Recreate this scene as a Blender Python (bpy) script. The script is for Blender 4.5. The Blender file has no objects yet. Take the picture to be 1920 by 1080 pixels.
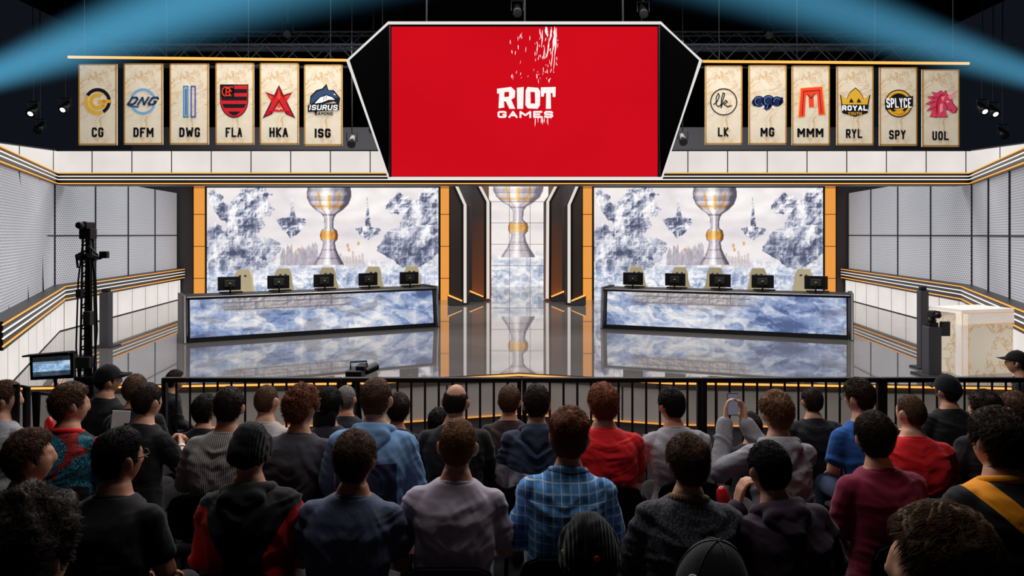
import bpy, math, random
import numpy as np
from mathutils import Vector, Matrix
RNG=random.Random(7); NR=np.random.RandomState(5)
SC=bpy.context.scene; COL=SC.collection
F=1400.0; CZ=1.95; HY=440.0
def P(px,py,d): return Vector(((px-960)*d/F,d,CZ-(py-HY)*d/F))
def G(px,py,z=0.0):
    d=F*(CZ-z)/(py-HY); return Vector(((px-960)*d/F,d,z))
def lin(c):
    c=c/255.0
    return c/12.92 if c<=0.04045 else ((c+0.055)/1.055)**2.4
def S(r,g,b): return (lin(r),lin(g),lin(b),1.0)
# ---------------------------------------------------------------- materials
class NT:
    def __init__(s,name):
        s.mat=bpy.data.materials.new(name); s.mat.use_nodes=True; s.t=s.mat.node_tree
        s.b=s.t.nodes['Principled BSDF']; s.out=s.t.nodes['Material Output']
    def n(s,typ,**k):
        x=s.t.nodes.new(typ)
        for a,v in k.items(): setattr(x,a,v)
        return x
    def set(s,sock,v):
        if isinstance(v,bpy.types.NodeSocket): s.t.links.new(v,sock)
        else: sock.default_value=v
    def m(s,op,a,b=None):
        x=s.n('ShaderNodeMath',operation=op); s.set(x.inputs[0],a)
        if b is not None: s.set(x.inputs[1],b)
        return x.outputs[0]
    def mix(s,f,a,b):
        x=s.n('ShaderNodeMix',data_type='RGBA'); s.set(x.inputs[0],f); s.set(x.inputs[6],a); s.set(x.inputs[7],b)
        return x.outputs[2]
    def coord(s,which='Object'): return s.n('ShaderNodeTexCoord').outputs[which]
    def xyz(s,v):
        x=s.n('ShaderNodeSeparateXYZ'); s.set(x.inputs[0],v); return x.outputs
    def noise(s,vec,scale,detail=3.0,rough=0.5,dist=0.0):
        x=s.n('ShaderNodeTexNoise'); s.set(x.inputs['Vector'],vec); x.inputs['Scale'].default_value=scale
        x.inputs['Detail'].default_value=detail; x.inputs['Roughness'].default_value=rough; x.inputs['Distortion'].default_value=dist
        return x.outputs[0]
    def step(s,v,a,b):
        x=s.n('ShaderNodeMapRange'); s.set(x.inputs[0],v); x.inputs[1].default_value=a; x.inputs[2].default_value=b
        return x.outputs[0]
    def bump(s,h,st,dist=0.01):
        x=s.n('ShaderNodeBump'); x.inputs['Strength'].default_value=st; x.inputs['Distance'].default_value=dist
        s.set(x.inputs['Height'],h); s.t.links.new(x.outputs[0],s.b.inputs['Normal'])
    def fin(s,col,rough=0.5,metal=0.0,em=0.0,emcol=None,spec=None):
        s.set(s.b.inputs['Base Color'],col); s.set(s.b.inputs['Roughness'],rough); s.set(s.b.inputs['Metallic'],metal)
        if spec is not None: s.b.inputs['Specular IOR Level'].default_value=spec
        if em:
            s.set(s.b.inputs['Emission Color'],emcol if emcol is not None else col); s.b.inputs['Emission Strength'].default_value=em
        return s.mat
def mul(c,k): return (min(1,c[0]*k),min(1,c[1]*k),min(1,c[2]*k),1)
def M(name,col,rough=0.5,metal=0.0,em=0.0,var=0.12,scale=18.0,bump=0.0,spec=None):
    t=NT(name); nz=t.noise(t.coord(),scale)
    c=t.mix(nz,mul(col,1-var),mul(col,1+var))
    if bump: t.bump(nz,bump)
    return t.fin(c,rough,metal,em,None,spec)
def E(name,col,st=1.0,sample=True):
    t=NT(name); nz=t.noise(t.coord(),3.0); c=t.mix(nz,mul(col,0.95),col)
    t.fin((0.01,0.01,0.01,1),0.8,0,st,c,0.0)
    if not sample: t.mat.cycles.emission_sampling='NONE'
    return t.mat
def fabric(name,col,kind='plain',col2=None,k=0.0,rough=0.88):
    t=NT(name); o=t.coord(); nz=t.noise(o,9,4); x,y,z=t.xyz(o)
    c=t.mix(nz,mul(col,0.8),mul(col,1.18))
    fine=t.noise(o,260,2); ax=t.m('ABSOLUTE',x); bh=fine
    if kind=='heather': c=t.mix(t.step(fine,0.35,0.65),mul(col,0.6),mul(col,1.45))
    if kind=='knit':
        w=t.n('ShaderNodeTexVoronoi'); t.set(w.inputs['Vector'],o); w.inputs['Scale'].default_value=95
        c=t.mix(t.step(w.outputs[0],0.1,0.7),mul(col,2.0),mul(col,0.35))
    if kind=='rib':
        w=t.m('SINE',t.m('MULTIPLY',x,520.0)); c=t.mix(t.step(w,-1,1),mul(col,0.6),mul(col,1.3)); bh=t.m('MULTIPLY',w,1.5)
    if kind=='plaid':
        def band(v,fq,wd,ph=0.0): return t.m('LESS_THAN',t.m('FRACT',t.m('ADD',t.m('MULTIPLY',v,fq),ph+50.0)),wd)
        c=t.mix(t.m('MULTIPLY',band(x,12.5,0.42),0.45),c,S(22,40,80))
        c=t.mix(t.m('MULTIPLY',band(z,12.5,0.42),0.45),c,S(20,38,76))
        c=t.mix(t.m('MULTIPLY',band(x,12.5,0.06,0.22),0.75),c,S(215,225,235))
        c=t.mix(t.m('MULTIPLY',band(z,12.5,0.06,0.22),0.75),c,S(215,225,235))
        c=t.mix(t.m('MULTIPLY',band(x,12.5,0.12,0.72),0.5),c,S(170,212,245))
        c=t.mix(t.m('MULTIPLY',band(z,12.5,0.12,0.72),0.5),c,S(170,212,245))
    if kind=='below':  c=t.mix(t.m('LESS_THAN',t.m('ADD',z,t.m('MULTIPLY',ax,-0.12)),k),c,col2)
    if kind=='sides': c=t.mix(t.m('MULTIPLY',t.m('GREATER_THAN',ax,t.m('ADD',.085,t.m('MULTIPLY',t.m('MAXIMUM',t.m('SUBTRACT',z,.80),0.0),.55))),t.m('LESS_THAN',z,.985)),c,col2)
    if kind=='back': c=t.mix(t.m('MULTIPLY',t.m('LESS_THAN',ax,.165),t.m('LESS_THAN',z,.90)),c,col2)
    if kind=='sleeves': c=t.mix(t.m('GREATER_THAN',ax,k),c,col2)
    if kind=='shoulder':
        q=t.m('ADD',x,t.m('MULTIPLY',z,1.0)); c=t.mix(t.m('MULTIPLY',t.m('GREATER_THAN',q,.86),t.m('LESS_THAN',q,.97)),c,col2)
    if kind=='lines':
        q=t.noise(o,14,3,0.6,1.5); f=t.m('LESS_THAN',t.m('FRACT',t.m('MULTIPLY',q,14.0)),0.35)
        f=t.m('MULTIPLY',f,t.m('GREATER_THAN',t.noise(o,6,1),0.45)); c=t.mix(f,c,col2)
        g=t.m('MULTIPLY',t.m('LESS_THAN',t.m('FRACT',t.m('MULTIPLY',q,14.0)),0.5),t.m('LESS_THAN',t.noise(o,7,1),0.42)); c=t.mix(g,c,S(190,40,35))
    t.bump(bh,0.2 if kind!='rib' else .6,0.006)
    t.b.inputs['Sheen Weight'].default_value=0.1
    return t.fin(c,rough,spec=.2)
m_black=M('black_satin',S(12,12,14),0.5,spec=.3)
m_void=M('matt_black',S(5,5,6),0.95,spec=0.0)
m_blackm=M('black_metal',S(20,20,22),0.35,0.6)
m_dark=M('dark_paint',S(34,34,38),0.6)
m_charcoal=M('charcoal_panel',S(62,62,68),0.55)
m_silver=M('brushed_silver',S(190,188,188),0.28,0.85)
m_grey=M('grey_paint',S(110,112,116),0.5)
m_ceil=M('black_ceiling',S(10,12,16),0.95,spec=0.0)
m_truss=M('truss_dark',S(50,56,66),0.55,0.3)
m_gold=M('gold_edge',S(190,140,60),0.4,0.4,0.15)  # slight self-glow added so the banner border brightens with the cloth
e_gold=E('amber_light',S(255,176,84),1.35)
e_orange=E('orange_panel_light',S(244,160,70),0.95)
e_white=E('white_light_strip',S(255,248,240),1.15)
e_pill=E('pillar_light',S(238,230,222),0.9)
e_tube=E('frame_light',S(236,232,228),0.95)
e_lens=E('lamp_lens',S(255,250,245),3.0)
# ---------------------------------------------------------------- mesh builder
def setp(o,label=None,cat=None,group=None,kind=None):
    if label: o['label']=label
    if cat: o['category']=cat
    if group: o['group']=group
    if kind: o['kind']=kind
    return o
def empty(name,loc,label,cat,group=None,rz=0.0):
    o=bpy.data.objects.new(name,None); o.empty_display_size=0.1; COL.objects.link(o)
    o.location=loc; o.rotation_euler=(0,0,rz); setp(o,label,cat,group); return o
class MB:
    def __init__(s): s.v=[]; s.f=[]; s.uv={}
    def add(s,vs,fs):
        k=len(s.v); s.v.extend([tuple(v) for v in vs]); s.f.extend([tuple(i+k for i in f) for f in fs]); return s
    def box(s,c,sz,rz=0.0,rx=0.0,ry=0.0):
        c=Vector(c); m=Matrix.Rotation(rz,3,'Z')@Matrix.Rotation(ry,3,'Y')@Matrix.Rotation(rx,3,'X')
        vs=[c+m@Vector((a*sz[0]/2,b*sz[1]/2,d*sz[2]/2)) for a in(-1,1) for b in(-1,1) for d in(-1,1)]
        return s.add(vs,[(0,1,3,2),(4,6,7,5),(0,4,5,1),(2,3,7,6),(0,2,6,4),(1,5,7,3)])
    def quad(s,a,b,c,d,uv=None):
        s.add([a,b,c,d],[(0,1,2,3)])
        if uv: s.uv[len(s.f)-1]=uv
        return s
    def poly(s,pts): return s.add(pts,[tuple(range(len(pts)))])
    def ppoly(s,px,d): return s.poly([P(x,y,d) for x,y in px])
    def prect(s,x0,y0,x1,y1,d): return s.ppoly([(x0,y0),(x1,y0),(x1,y1),(x0,y1)],d)
    def extr(s,pts,off):
        n=len(pts); off=Vector(off); vs=[Vector(p) for p in pts]+[Vector(p)+off for p in pts]
        return s.add(vs,[tuple(range(n)),tuple(range(2*n-1,n-1,-1))]+[(i,(i+1)%n,n+(i+1)%n,n+i) for i in range(n)])
    def tube(s,pts,r,n=10,closed=False):
        pts=[Vector(p) for p in pts]; N=len(pts); vs=[]; fs=[]
        rr=r if isinstance(r,(list,tuple)) else [r]*N
        for i,p in enumerate(pts):
            a=pts[i-1] if (i>0 or closed) else p; b=pts[(i+1)%N] if (i<N-1 or closed) else p
            t=(b-a).normalized(); up=Vector((0,0,1)) if abs(t.z)<0.9 else Vector((0,1,0))
            u=t.cross(up).normalized(); w=u.cross(t)
            k=1.0
            if (0<i<N-1 or closed):
                cs=(pts[i]-a).normalized().dot((b-pts[i]).normalized()); k=1/max(0.5,math.sqrt(max(0,(1+cs)/2)))
            for j in range(n):
                an=2*math.pi*j/n; vs.append(p+(u*math.cos(an)*k+w*math.sin(an))*rr[i])
        L=N if closed else N-1
        for i in range(L):
            for j in range(n):
                a=i*n+j; b=i*n+(j+1)%n; c=((i+1)%N)*n+(j+1)%n; e=((i+1)%N)*n+j; fs.append((a,b,c,e))
        if not closed: fs.append(tuple(range(n-1,-1,-1))); fs.append(tuple((N-1)*n+j for j in range(n)))
        return s.add(vs,fs)
    def lathe(s,prof,c=(0,0,0),n=24,mat=None):
        c=Vector(c); vs=[]; fs=[]; N=len(prof)
        for r,z in prof:
            for j in range(n):
                a=2*math.pi*j/n; v=Vector((r*math.cos(a),r*math.sin(a),z)); vs.append(c+(mat@v if mat else v))
        for i in range(N-1):
            for j in range(n): fs.append((i*n+j,i*n+(j+1)%n,(i+1)*n+(j+1)%n,(i+1)*n+j))
        fs.append(tuple(range(n-1,-1,-1))); fs.append(tuple((N-1)*n+j for j in range(n)))
        return s.add(vs,fs)
    def pring(s,cx,cy,r0,r1,d,a0=0,a1=360,n=40,sy=1.0):
        for i in range(n):
            q=[]
            for (a,r) in((i,r0),(i,r1),(i+1,r1),(i+1,r0)):
                t=math.radians(a0+(a1-a0)*a/n); q.append(P(cx+r*math.cos(t),cy-r*sy*math.sin(t),d))
            s.poly(q)
        return s
    def stroke(s,pts,w,d,e=.3,e0=None,e1=None):
        n=len(pts)-1
        for i,((x0,y0),(x1,y1)) in enumerate(zip(pts[:-1],pts[1:])):
            l=math.hypot(x1-x0,y1-y0) or 1; ux,uy=(x1-x0)/l*w,(y1-y0)/l*w; nx,ny=-uy/2,ux/2
            a=e if (i>0 or e0 is None) else e0; b=e if (i<n-1 or e1 is None) else e1
            s.ppoly([(x0+nx-ux*a,y0+ny-uy*a),(x1+nx+ux*b,y1+ny+uy*b),(x1-nx+ux*b,y1-ny+uy*b),(x0-nx-ux*a,y0-ny-uy*a)],d)
        return s
    def build(s,name,mat,parent=None,local=False,smooth=False,bevel=0.0,origin=None,seg=2):
        me=bpy.data.meshes.new(name); V=np.array([tuple(v) for v in s.v],dtype=float)
        off=np.zeros(3)
        if parent is not None:
            if not local: off=np.array(parent.location)
        elif origin is not None: off=np.array(origin)
        else:
            lo=V.min(0); hi=V.max(0); off=np.array([(lo[0]+hi[0])/2,(lo[1]+hi[1])/2,lo[2]])
        me.from_pydata((V-off).tolist(),[],s.f)
        if s.uv:
            ul=me.uv_layers.new(name='UVMap')
            for p in me.polygons:
                if p.index in s.uv:
                    for li,uv in zip(p.loop_indices,s.uv[p.index]): ul.data[li].uv=uv
        me.materials.append(mat)
        if smooth: me.polygons.foreach_set('use_smooth',[True]*len(me.polygons))
        me.update()
        o=bpy.data.objects.new(name,me); COL.objects.link(o)
        if parent is not None: o.parent=parent
        else: o.location=Vector(off)
        if bevel:
            b=o.modifiers.new('bevel','BEVEL'); b.width=bevel; b.segments=seg; b.limit_method='ANGLE'; APPLY.append(o)
        return o
APPLY=[]; FOLD={}
def struct(mb,name,mat,**k):
    o=mb.build(name,mat,**k); o['kind']='structure'; return o
GL={'A':[[(0,1),(.5,0),(1,1)],[(.2,.68),(.8,.68)]],'C':[[(1,.28),(1,.14),(.82,0),(.18,0),(0,.16),(0,.84),(.18,1),(.82,1),(1,.86),(1,.72)]],'D':[[(0,0),(.7,0),(1,.2),(1,.8),(.7,1),(0,1),(0,0)]],
'E':[[(1,0),(0,0),(0,1),(1,1)],[(0,.5),(.85,.5)]],'F':[[(1,0),(0,0),(0,1)],[(0,.5),(.85,.5)]],'G':[[(1,.28),(1,.14),(.82,0),(.18,0),(0,.16),(0,.84),(.18,1),(.82,1),(1,.86),(1,.56),(.56,.56)]],
'H':[[(0,0),(0,1)],[(1,0),(1,1)],[(0,.5),(1,.5)]],'I':[[(.5,0),(.5,1)]],'K':[[(0,0),(0,1)],[(1,0),(.1,.52),(1,1)]],'L':[[(0,0),(0,1),(1,1)]],'M':[[(0,1),(0,0),(.5,.66),(1,0),(1,1)]],
'N':[[(0,1),(0,0),(1,1),(1,0)]],'O':[[(.25,0),(.75,0),(1,.16),(1,.84),(.75,1),(.25,1),(0,.84),(0,.16),(.25,0)]],'P':[[(0,1),(0,0),(.8,0),(1,.14),(1,.42),(.8,.56),(0,.56)]],
'R':[[(0,1),(0,0),(.8,0),(1,.14),(1,.40),(.8,.54),(0,.54)],[(.5,.54),(1,1)]],'S':[[(1,.26),(1,.14),(.82,0),(.18,0),(0,.14),(0,.36),(.18,.49),(.82,.51),(1,.64),(1,.86),(.82,1),(.18,1),(0,.86),(0,.74)]],
'T':[[(0,0),(1,0)],[(.5,0),(.5,1)]],'U':[[(0,0),(0,.84),(.2,1),(.8,1),(1,.84),(1,0)]],'W':[[(0,0),(.22,1),(.5,.3),(.78,1),(1,0)]],'Y':[[(0,0),(.5,.5),(1,0)],[(.5,.5),(.5,1)]]}
def text(mb,s,rect,d,wf=0.21,shear=0.0):
    x0,y0,x1,y1=rect; wd={'M':1.3,'W':1.4,'I':.34}; ws=[wd.get(c,1.0) for c in s]; gap=.22; tot=sum(ws)+gap*(len(s)-1); ux=(x1-x0)/tot
    w=min(wf*(y1-y0),ux*.36); x=x0
    def bound(p,q):
        dx,dy=abs(p[0]-q[0]),abs(p[1]-q[1]); v=p[1] if dy>=dx else p[0]
        return .5 if v in(0,1) else 0.0
    for c,k in zip(s,ws):
        a0,a1=x+w/2,x+k*ux-w/2
        if c=='I': a0=a1=x+k*ux/2
        b0,b1=y0+w/2,y1-w/2
        f=lambda p:(a0+(a1-a0)*p[0]+shear*(.5-p[1])*(y1-y0),b0+(b1-b0)*p[1])
        for pl in GL[c]:
            closed=pl[0]==pl[-1]
            mb.stroke([f(p) for p in pl],w,d,.28,None if closed else bound(pl[0],pl[1]),None if closed else bound(pl[-1],pl[-2]))
        x+=(k+gap)*ux
def copy_tree(o,parent=None):
    c=o.copy(); COL.objects.link(c); c.parent=parent
    for ch in list(o.children): copy_tree(ch,c)
    return c
# ---------------------------------------------------------------- noise painting for the screens
_T=NR.rand(256,256); _T2=NR.rand(256,256); _T3=NR.rand(256,256)
def vnoise(x,y):
    xi=np.floor(x).astype(int); yi=np.floor(y).astype(int); fx=x-xi; fy=y-yi
    fx=fx*fx*(3-2*fx); fy=fy*fy*(3-2*fy); a=lambda i,j:_T[(xi+i)%256,(yi+j)%256]
    return (a(0,0)*(1-fx)+a(1,0)*fx)*(1-fy)+(a(0,1)*(1-fx)+a(1,1)*fx)*fy
def fbm(x,y,o=5,seed=0,ridge=False):
    r=np.zeros_like(x); am=0.5; tot=0; x=x+seed*17.3; y=y+seed*9.1
    for i in range(o):
        n=vnoise(x,y)
        if ridge: n=1-np.abs(2*n-1)
        r+=am*n; tot+=am; am*=0.52; x=x*2.03+5.2; y=y*2.03+1.7
    return r/tot
def facets(x,y,seed=0):
    x=x+seed*31.7; y=y+seed*13.9; xi=np.floor(x).astype(int); yi=np.floor(y).astype(int)
    d1=np.full(x.shape,9.0); d2=np.full(x.shape,9.0); v=np.zeros(x.shape)
    for i in(-1,0,1):
        for j in(-1,0,1):
            a,b=(xi+i)%256,(yi+j)%256; px=xi+i+_T2[a,b]; py=yi+j+_T3[a,b]; d=np.hypot(x-px,y-py)
            n=d<d1; d2=np.where(n,d1,np.minimum(d2,d)); v=np.where(n,_T[a,b],v); d1=np.where(n,d,d1)
    return v,d2-d1
def relief(X,Y,sx,sy,o,seed,ridge=True,st=1.5):
    h=fbm(X/sx,Y/sy,o,seed,ridge); h2=fbm((X-st)/sx,(Y-st)/sy,o,seed,ridge); return h,(h-h2)
def inpoly(X,Y,pts):
    m=np.zeros(X.shape,bool); n=len(pts)
    for i in range(n):
        x0,y0=pts[i]; x1,y1=pts[(i+1)%n]
        if y0==y1: continue
        c=((y0>Y)!=(y1>Y))&(X<(x1-x0)*(Y-y0)/(y1-y0)+x0); m^=c
    return m
def cramp(t,stops):
    ks=[s[0] for s in stops]; return np.stack([np.interp(t,ks,[s[1][c] for s in stops]) for c in range(3)],-1)
def ss(a,b,x):
    t=np.clip((x-a)/(b-a),0,1); return t*t*(3-2*t)
def blend(img,mask,col):
    m=mask[...,None].astype(float); return img*(1-m)+col*m
STONE=[(0,(76,82,108)),(0.28,(126,132,156)),(0.5,(174,177,193)),(0.72,(214,214,224)),(1,(250,248,248))]
def crag(X,Y,s,seed,ax=1.0,ay=1.0,k=1.0):
    wx=fbm(X/(s*1.2),Y/(s*1.2),3,seed)-.5; wy=fbm(X/(s*1.2)+31,Y/(s*1.2),3,seed)-.5
    u=(X*.85+Y*.5)/(s*ax)+wx*1.3; v=(Y*.85-X*.5)/(s*ay)+wy*1.3
    a,e1=facets(u,v,seed); b,e2=facets(u*2.3,v*2.3,seed+3)
    h,e=relief(X,Y,s*1.3,s*1.3,3,seed+5,True,1.5)
    return .5+k*((a-.5)*.44+(b-.5)*.26+e*1.4+(h-.6)*.5-.10*(e1<.06)-.05*(e2<.09))
def art(X,Y,rocks=True):
    n=fbm(X/90,Y/50,4,1); img=cramp(n,[(0.2,(218,211,216)),(0.5,(238,231,231)),(0.8,(252,247,245))])
    rr=np.hypot(X-617,(Y-368)*2.6); sw=np.sin(rr/9+fbm(X/40,Y/30,3,2)*4)*ss(260,60,rr)
    img+=sw[...,None]*6
    low=ss(482,512,Y+8*fbm(X/12,Y/8,4,9))
    ground=cramp(np.clip(crag(X,Y,13,3,1.5,.7)+.18,0,1),[(0,(120,134,168)),(0.35,(172,182,206)),(0.6,(214,216,226)),(1,(252,250,250))])
    img=blend(img,low*0.85,ground)
    def rock(pts,seed,tone=0.0,jag=5,sc=1.0,lo=.34):
        nonlocal img
        w=fbm(X/9,Y/9,3,seed)-0.5; w2=fbm(X/9+40,Y/9,3,seed)-0.5
        m=inpoly(X+w*jag*2,Y+w2*jag*2,pts); ys=[p[1] for p in pts]; g=(Y-min(ys))/(max(ys)-min(ys))
        h2,e2=relief(X,Y,44*sc,44*sc,2,seed+4,False,5.0)
        sh=np.clip(crag(X,Y,15*sc,seed,1.0,1.25)+.12+e2*2.4-lo*(g-0.3)+tone,0,1)
        img=blend(img,m,cramp(sh,STONE))
    if rocks:
        for k in range(26):
            x=528+k*2.6+RNG.random()*2; h=8+RNG.random()*22; w=1.5+RNG.random()*3
            mm=inpoly(X,Y,[(x-w,500),(x-w,492-h),(x,484-h),(x+w,492-h),(x+w,500)])
            img=blend(img,mm*0.7,cramp(fbm(X/4,Y/7,3,k),[(0,(136,130,148)),(1,(212,204,208))]))
        for k in range(9):
            x=632+k*6; h=6+RNG.random()*16
            mm=inpoly(X,Y,[(x-3,502),(x-2,490-h),(x+2,490-h),(x+3,502)])
            img=blend(img,mm*0.7,cramp(fbm(X/4,Y/7,3,k+50),[(0,(160,150,154)),(1,(226,214,208))]))
        for (gx,gy) in((652,462),(654,470),(560,470),(672,458)):
            img=blend(img,(np.hypot((X-gx)/2.4,(Y-gy)/4)<1)*.7,np.array([214.,146,70]))
        rock([(541,414),(546,385),(548,364),(550,385),(556,414)],21,-0.1,1,.5); rock([(684,430),(687,390),(689,366),(691,390),(696,430)],22,-0.08,1,.5)
        rock([(518,413),(545,408),(574,412),(570,425),(556,442),(544,449),(532,434)],23,-0.1,3,.5)
        rock([(666,430),(690,425),(715,430),(708,440),(690,452),(674,444)],24,-0.1,3,.5)
        rock([(388,430),(402,418),(420,432),(452,428),(486,446),(520,452),(528,468),(514,490),(496,505),(470,520),(444,528),(424,548),(388,556)],30,-0.12,5,1,.5)
        rock([(392,356),(404,352),(416,372),(428,386),(440,370),(452,352),(474,356),(494,350),(510,366),(498,378),(516,396),(504,410),(488,398),(494,420),(484,444),(452,452),(420,446),(428,424),(408,402),(396,384)],31,0.02,7,.62)
        rock([(822,350),(792,350),(786,378),(764,370),(746,360),(734,374),(722,390),(738,402),(752,404),(748,424),(724,436),(706,470),(722,480),(744,496),(768,506),(792,498),(822,474)],33,-.02,7,.62)
        rock([(730,432),(822,420),(822,478),(792,500),(768,508),(742,492),(706,470)],34,-0.20,5,1,.5)
    hw=np.interp(Y,[345,352,362,372,384,394,402,410,428,434,442,450,456,468,482,494,499],[38,40,42,41,36,26,14,9,8,15,17,16,11,13,19,26,28])
    u=(X-617)/hw; m=(np.abs(u)<1)&(Y<499)
    h,e=relief(X,Y,9,12,3,40)
    sh=np.clip(0.54+0.30*np.cos(u*2.8+0.7)+0.14*np.cos(u*9+1.2)-0.34*u**4+e*.35+0.10*np.sin(Y/2.6)*(Y<405)-.22*((np.abs(Y-404)<1.5)|(np.abs(Y-376)<1)|(np.abs(Y-470)<1)|(np.abs(Y-486)<1)),0,1)
    cup=cramp(sh,[(0,(84,78,94)),(0.4,(158,150,162)),(0.7,(220,213,218)),(1,(255,252,248))])
    goldm=((Y>434)&(Y<451))|((Y>386)&(Y<389))|((np.abs(np.abs(u)-.45)<0.05)&(Y>362)&(Y<398))|((np.abs(u)<.08)&(Y>366)&(Y<394))
    cup=np.where(goldm[...,None],cramp(sh,[(0,(110,62,18)),(0.5,(210,146,66)),(1,(255,222,150))]),cup)
    img=blend(img,m,cup)
    front=ss(503,520,Y+10*fbm(X/14,Y/10,4,44))
    img=blend(img,front*0.9,cramp(np.clip(crag(X,Y,14,45,1.6,.7)+.12,0,1),[(0,(104,122,162)),(0.4,(160,174,204)),(0.65,(206,211,225)),(1,(248,249,252))]))
    return np.clip(img,0,255)
def art_desk(X,Y,seed):
    q=fbm(X/130,Y/50,3,seed+2)
    t=np.clip(crag(X,Y*1.2,30,seed,1.7,.75)+(q-.5)*.9+.06,0,1)
    img=cramp(t,[(0,(84,102,146)),(0.25,(126,146,190)),(0.5,(172,187,218)),(0.72,(214,219,231)),(1,(253,251,250))])
    k=ss(36,24,Y)*ss(30,90,X)*ss(330,240,X); h,e=relief(X,Y,10,8,3,seed+5); st=cramp(np.clip(.5+e*2,0,1),[(0,(128,118,120)),(1,(226,217,212))])
    img=blend(img,k*0.8,st)
    ln=((np.abs(Y-10)<1.2)|(np.abs(Y-26)<1.2)|((np.mod(X,42)<2)&(Y<26)))&(k>0.4); img=blend(img,ln*0.55,np.array([98.,90,94]))
    dk=ss(0.60,0.76,fbm(X/46,Y/20,4,seed+8)); img=blend(img,dk*0.4,np.array([112.,106,114]))
    return np.clip(img,0,255)
def s2l(a):
    a=a/255.0; return np.where(a<=0.04045,a/12.92,((a+0.055)/1.055)**2.4)
def grid_obj(name,p00,p10,p01,W,H,img,mat,parent=None,local=False):
    p00=Vector(p00);U=Vector(p10)-p00;V=Vector(p01)-p00
    a,b=np.meshgrid(np.linspace(0,1,W),np.linspace(0,1,H)); a=a.ravel()[:,None]; b=b.ravel()[:,None]
    pts=np.array(p00)+a*np.array(U)+b*np.array(V)
    off=np.array(parent.location) if (parent is not None and not local) else np.zeros(3)
    i=np.arange(H-1)[:,None]*W+np.arange(W-1)[None,:]; i=i.ravel(); q=np.stack([i,i+W,i+W+1,i+1],-1)
    me=bpy.data.meshes.new(name); me.from_pydata((pts-off).tolist(),[],q.tolist())
    ca=me.color_attributes.new('Col','FLOAT_COLOR','POINT'); c=np.ones((W*H,4)); c[:,:3]=s2l(img.reshape(-1,3)); ca.data.foreach_set('color',c.ravel())
    me.materials.append(mat); o=bpy.data.objects.new(name,me); COL.objects.link(o)
    if parent is not None: o.parent=parent
    return o
def screen_mat(name,st):
    t=NT(name); a=t.n('ShaderNodeAttribute',attribute_name='Col'); t.fin((0.01,0.01,0.01,1),0.7,0,st,a.outputs['Color'],.05)
    t.mat.cycles.emission_sampling='NONE'; return t.mat
m_led=screen_mat('led_image',1.02); m_leddesk=screen_mat('led_desk_image',0.88)
# ================================================================= SETTING
t=NT('stage_floor_gloss'); o=t.coord(); x,y,z=t.xyz(o); nz=t.noise(o,1.2,4)
c=t.mix(nz,S(128,125,123),S(156,152,149))
ln=t.m('MAXIMUM',t.m('LESS_THAN',t.m('FRACT',t.m('MULTIPLY',t.m('ADD',x,60.0),0.5)),0.005),t.m('LESS_THAN',t.m('FRACT',t.m('MULTIPLY',t.m('ADD',y,60.0),0.5)),0.005))
c=t.mix(ln,c,S(112,110,108)); m_floor=t.fin(c,t.m('ADD',0.01,t.m('MULTIPLY',nz,0.03)),0.55,spec=1.0)
m_aud=M('dark_carpet',S(20,19,21),0.95,bump=0.3,scale=120,spec=.1)
FR=[(-7.1,9.55),(-1.9,9.96),(0.1,10.55),(2.1,9.96),(7.2,9.55)]
fl=MB(); pts=[Vector((a,b,0)) for a,b in FR]+[Vector((11.5,16,0)),Vector((11.5,28.6,0)),Vector((-11.5,28.6,0)),Vector((-11.5,16,0))]
fl.extr(pts,(0,0,-0.12)); struct(fl,'floor',m_floor,origin=(0,0,0))
t=NT('stage_riser_panel'); u=t.coord('UV'); x,y,z=t.xyz(u)
ln=t.m('LESS_THAN',t.m('FRACT',t.m('MULTIPLY',t.m('ADD',x,40.0),0.8)),0.02)
m_riser=t.fin(t.mix(ln,t.mix(t.noise(u,2.0),S(150,142,134),S(182,174,166)),S(40,38,38)),0.5,0,0.16)  # self-glow added to brighten the riser face
rs=MB(); s0=0
for (a,b) in zip(FR[:-1],FR[1:]):
    L=math.hypot(b[0]-a[0],b[1]-a[1]); A=Vector((a[0],a[1]+0.02,-0.6)); B=Vector((b[0],b[1]+0.02,-0.6)); up=Vector((0,0,0.48))
    rs.quad(A,B,B+up,A+up,[(s0,0),(s0+L,0),(s0+L,.48),(s0,.48)]); s0+=L
struct(rs,'wall_stage_front',m_riser)
st=MB(); st.tube([Vector((a,b-0.012,-0.03)) for a,b in FR],0.013,8); struct(st,'trim_1',e_gold)
st=MB(); st.tube([Vector((a,b-0.012,-0.58)) for a,b in FR],0.011,8); struct(st,'trim_2',e_orange)
for k,(y0,y1,z0) in enumerate([(-2,2.78,-0.12),(2.78,4.2,-0.2),(4.2,5.45,-0.38),(5.45,12,-0.6)]):
    b=MB(); b.box((0,(y0+y1)/2,(z0-1.0)/2),(16,y1-y0,z0+1.0)); struct(b,'floor',m_aud)
b=MB(); b.quad((-14,-2,8.6),(14,-2,8.6),(14,30,8.6),(-14,30,8.6)); struct(b,'ceiling',m_ceil)
m_backw=M('back_wall_charcoal',S(58,58,64),0.7)
b=MB()
for (x0,x1) in((-11.5,-0.95),(1.35,11.5)): b.box(((x0+x1)/2,22.75,2.6),(x1-x0,0.3,5.2))
struct(b,'wall_back',m_backw)
b=MB(); b.box((0,28.3,2.6),(8,0.3,5.2)); b.box((0,29,7),(28,0.2,3.4)); struct(b,'wall_corridor_back',m_void)
m_brown=M('warm_brown_panel',S(116,88,70),0.35,0.2)
b=MB(); b.extr([Vector((-0.70,22.6,0)),Vector((-0.93,28.2,0)),Vector((-1.1,28.2,0)),Vector((-0.9,22.6,0))],(0,0,4.2)); struct(b,'wall_corridor_left',m_brown)
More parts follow.
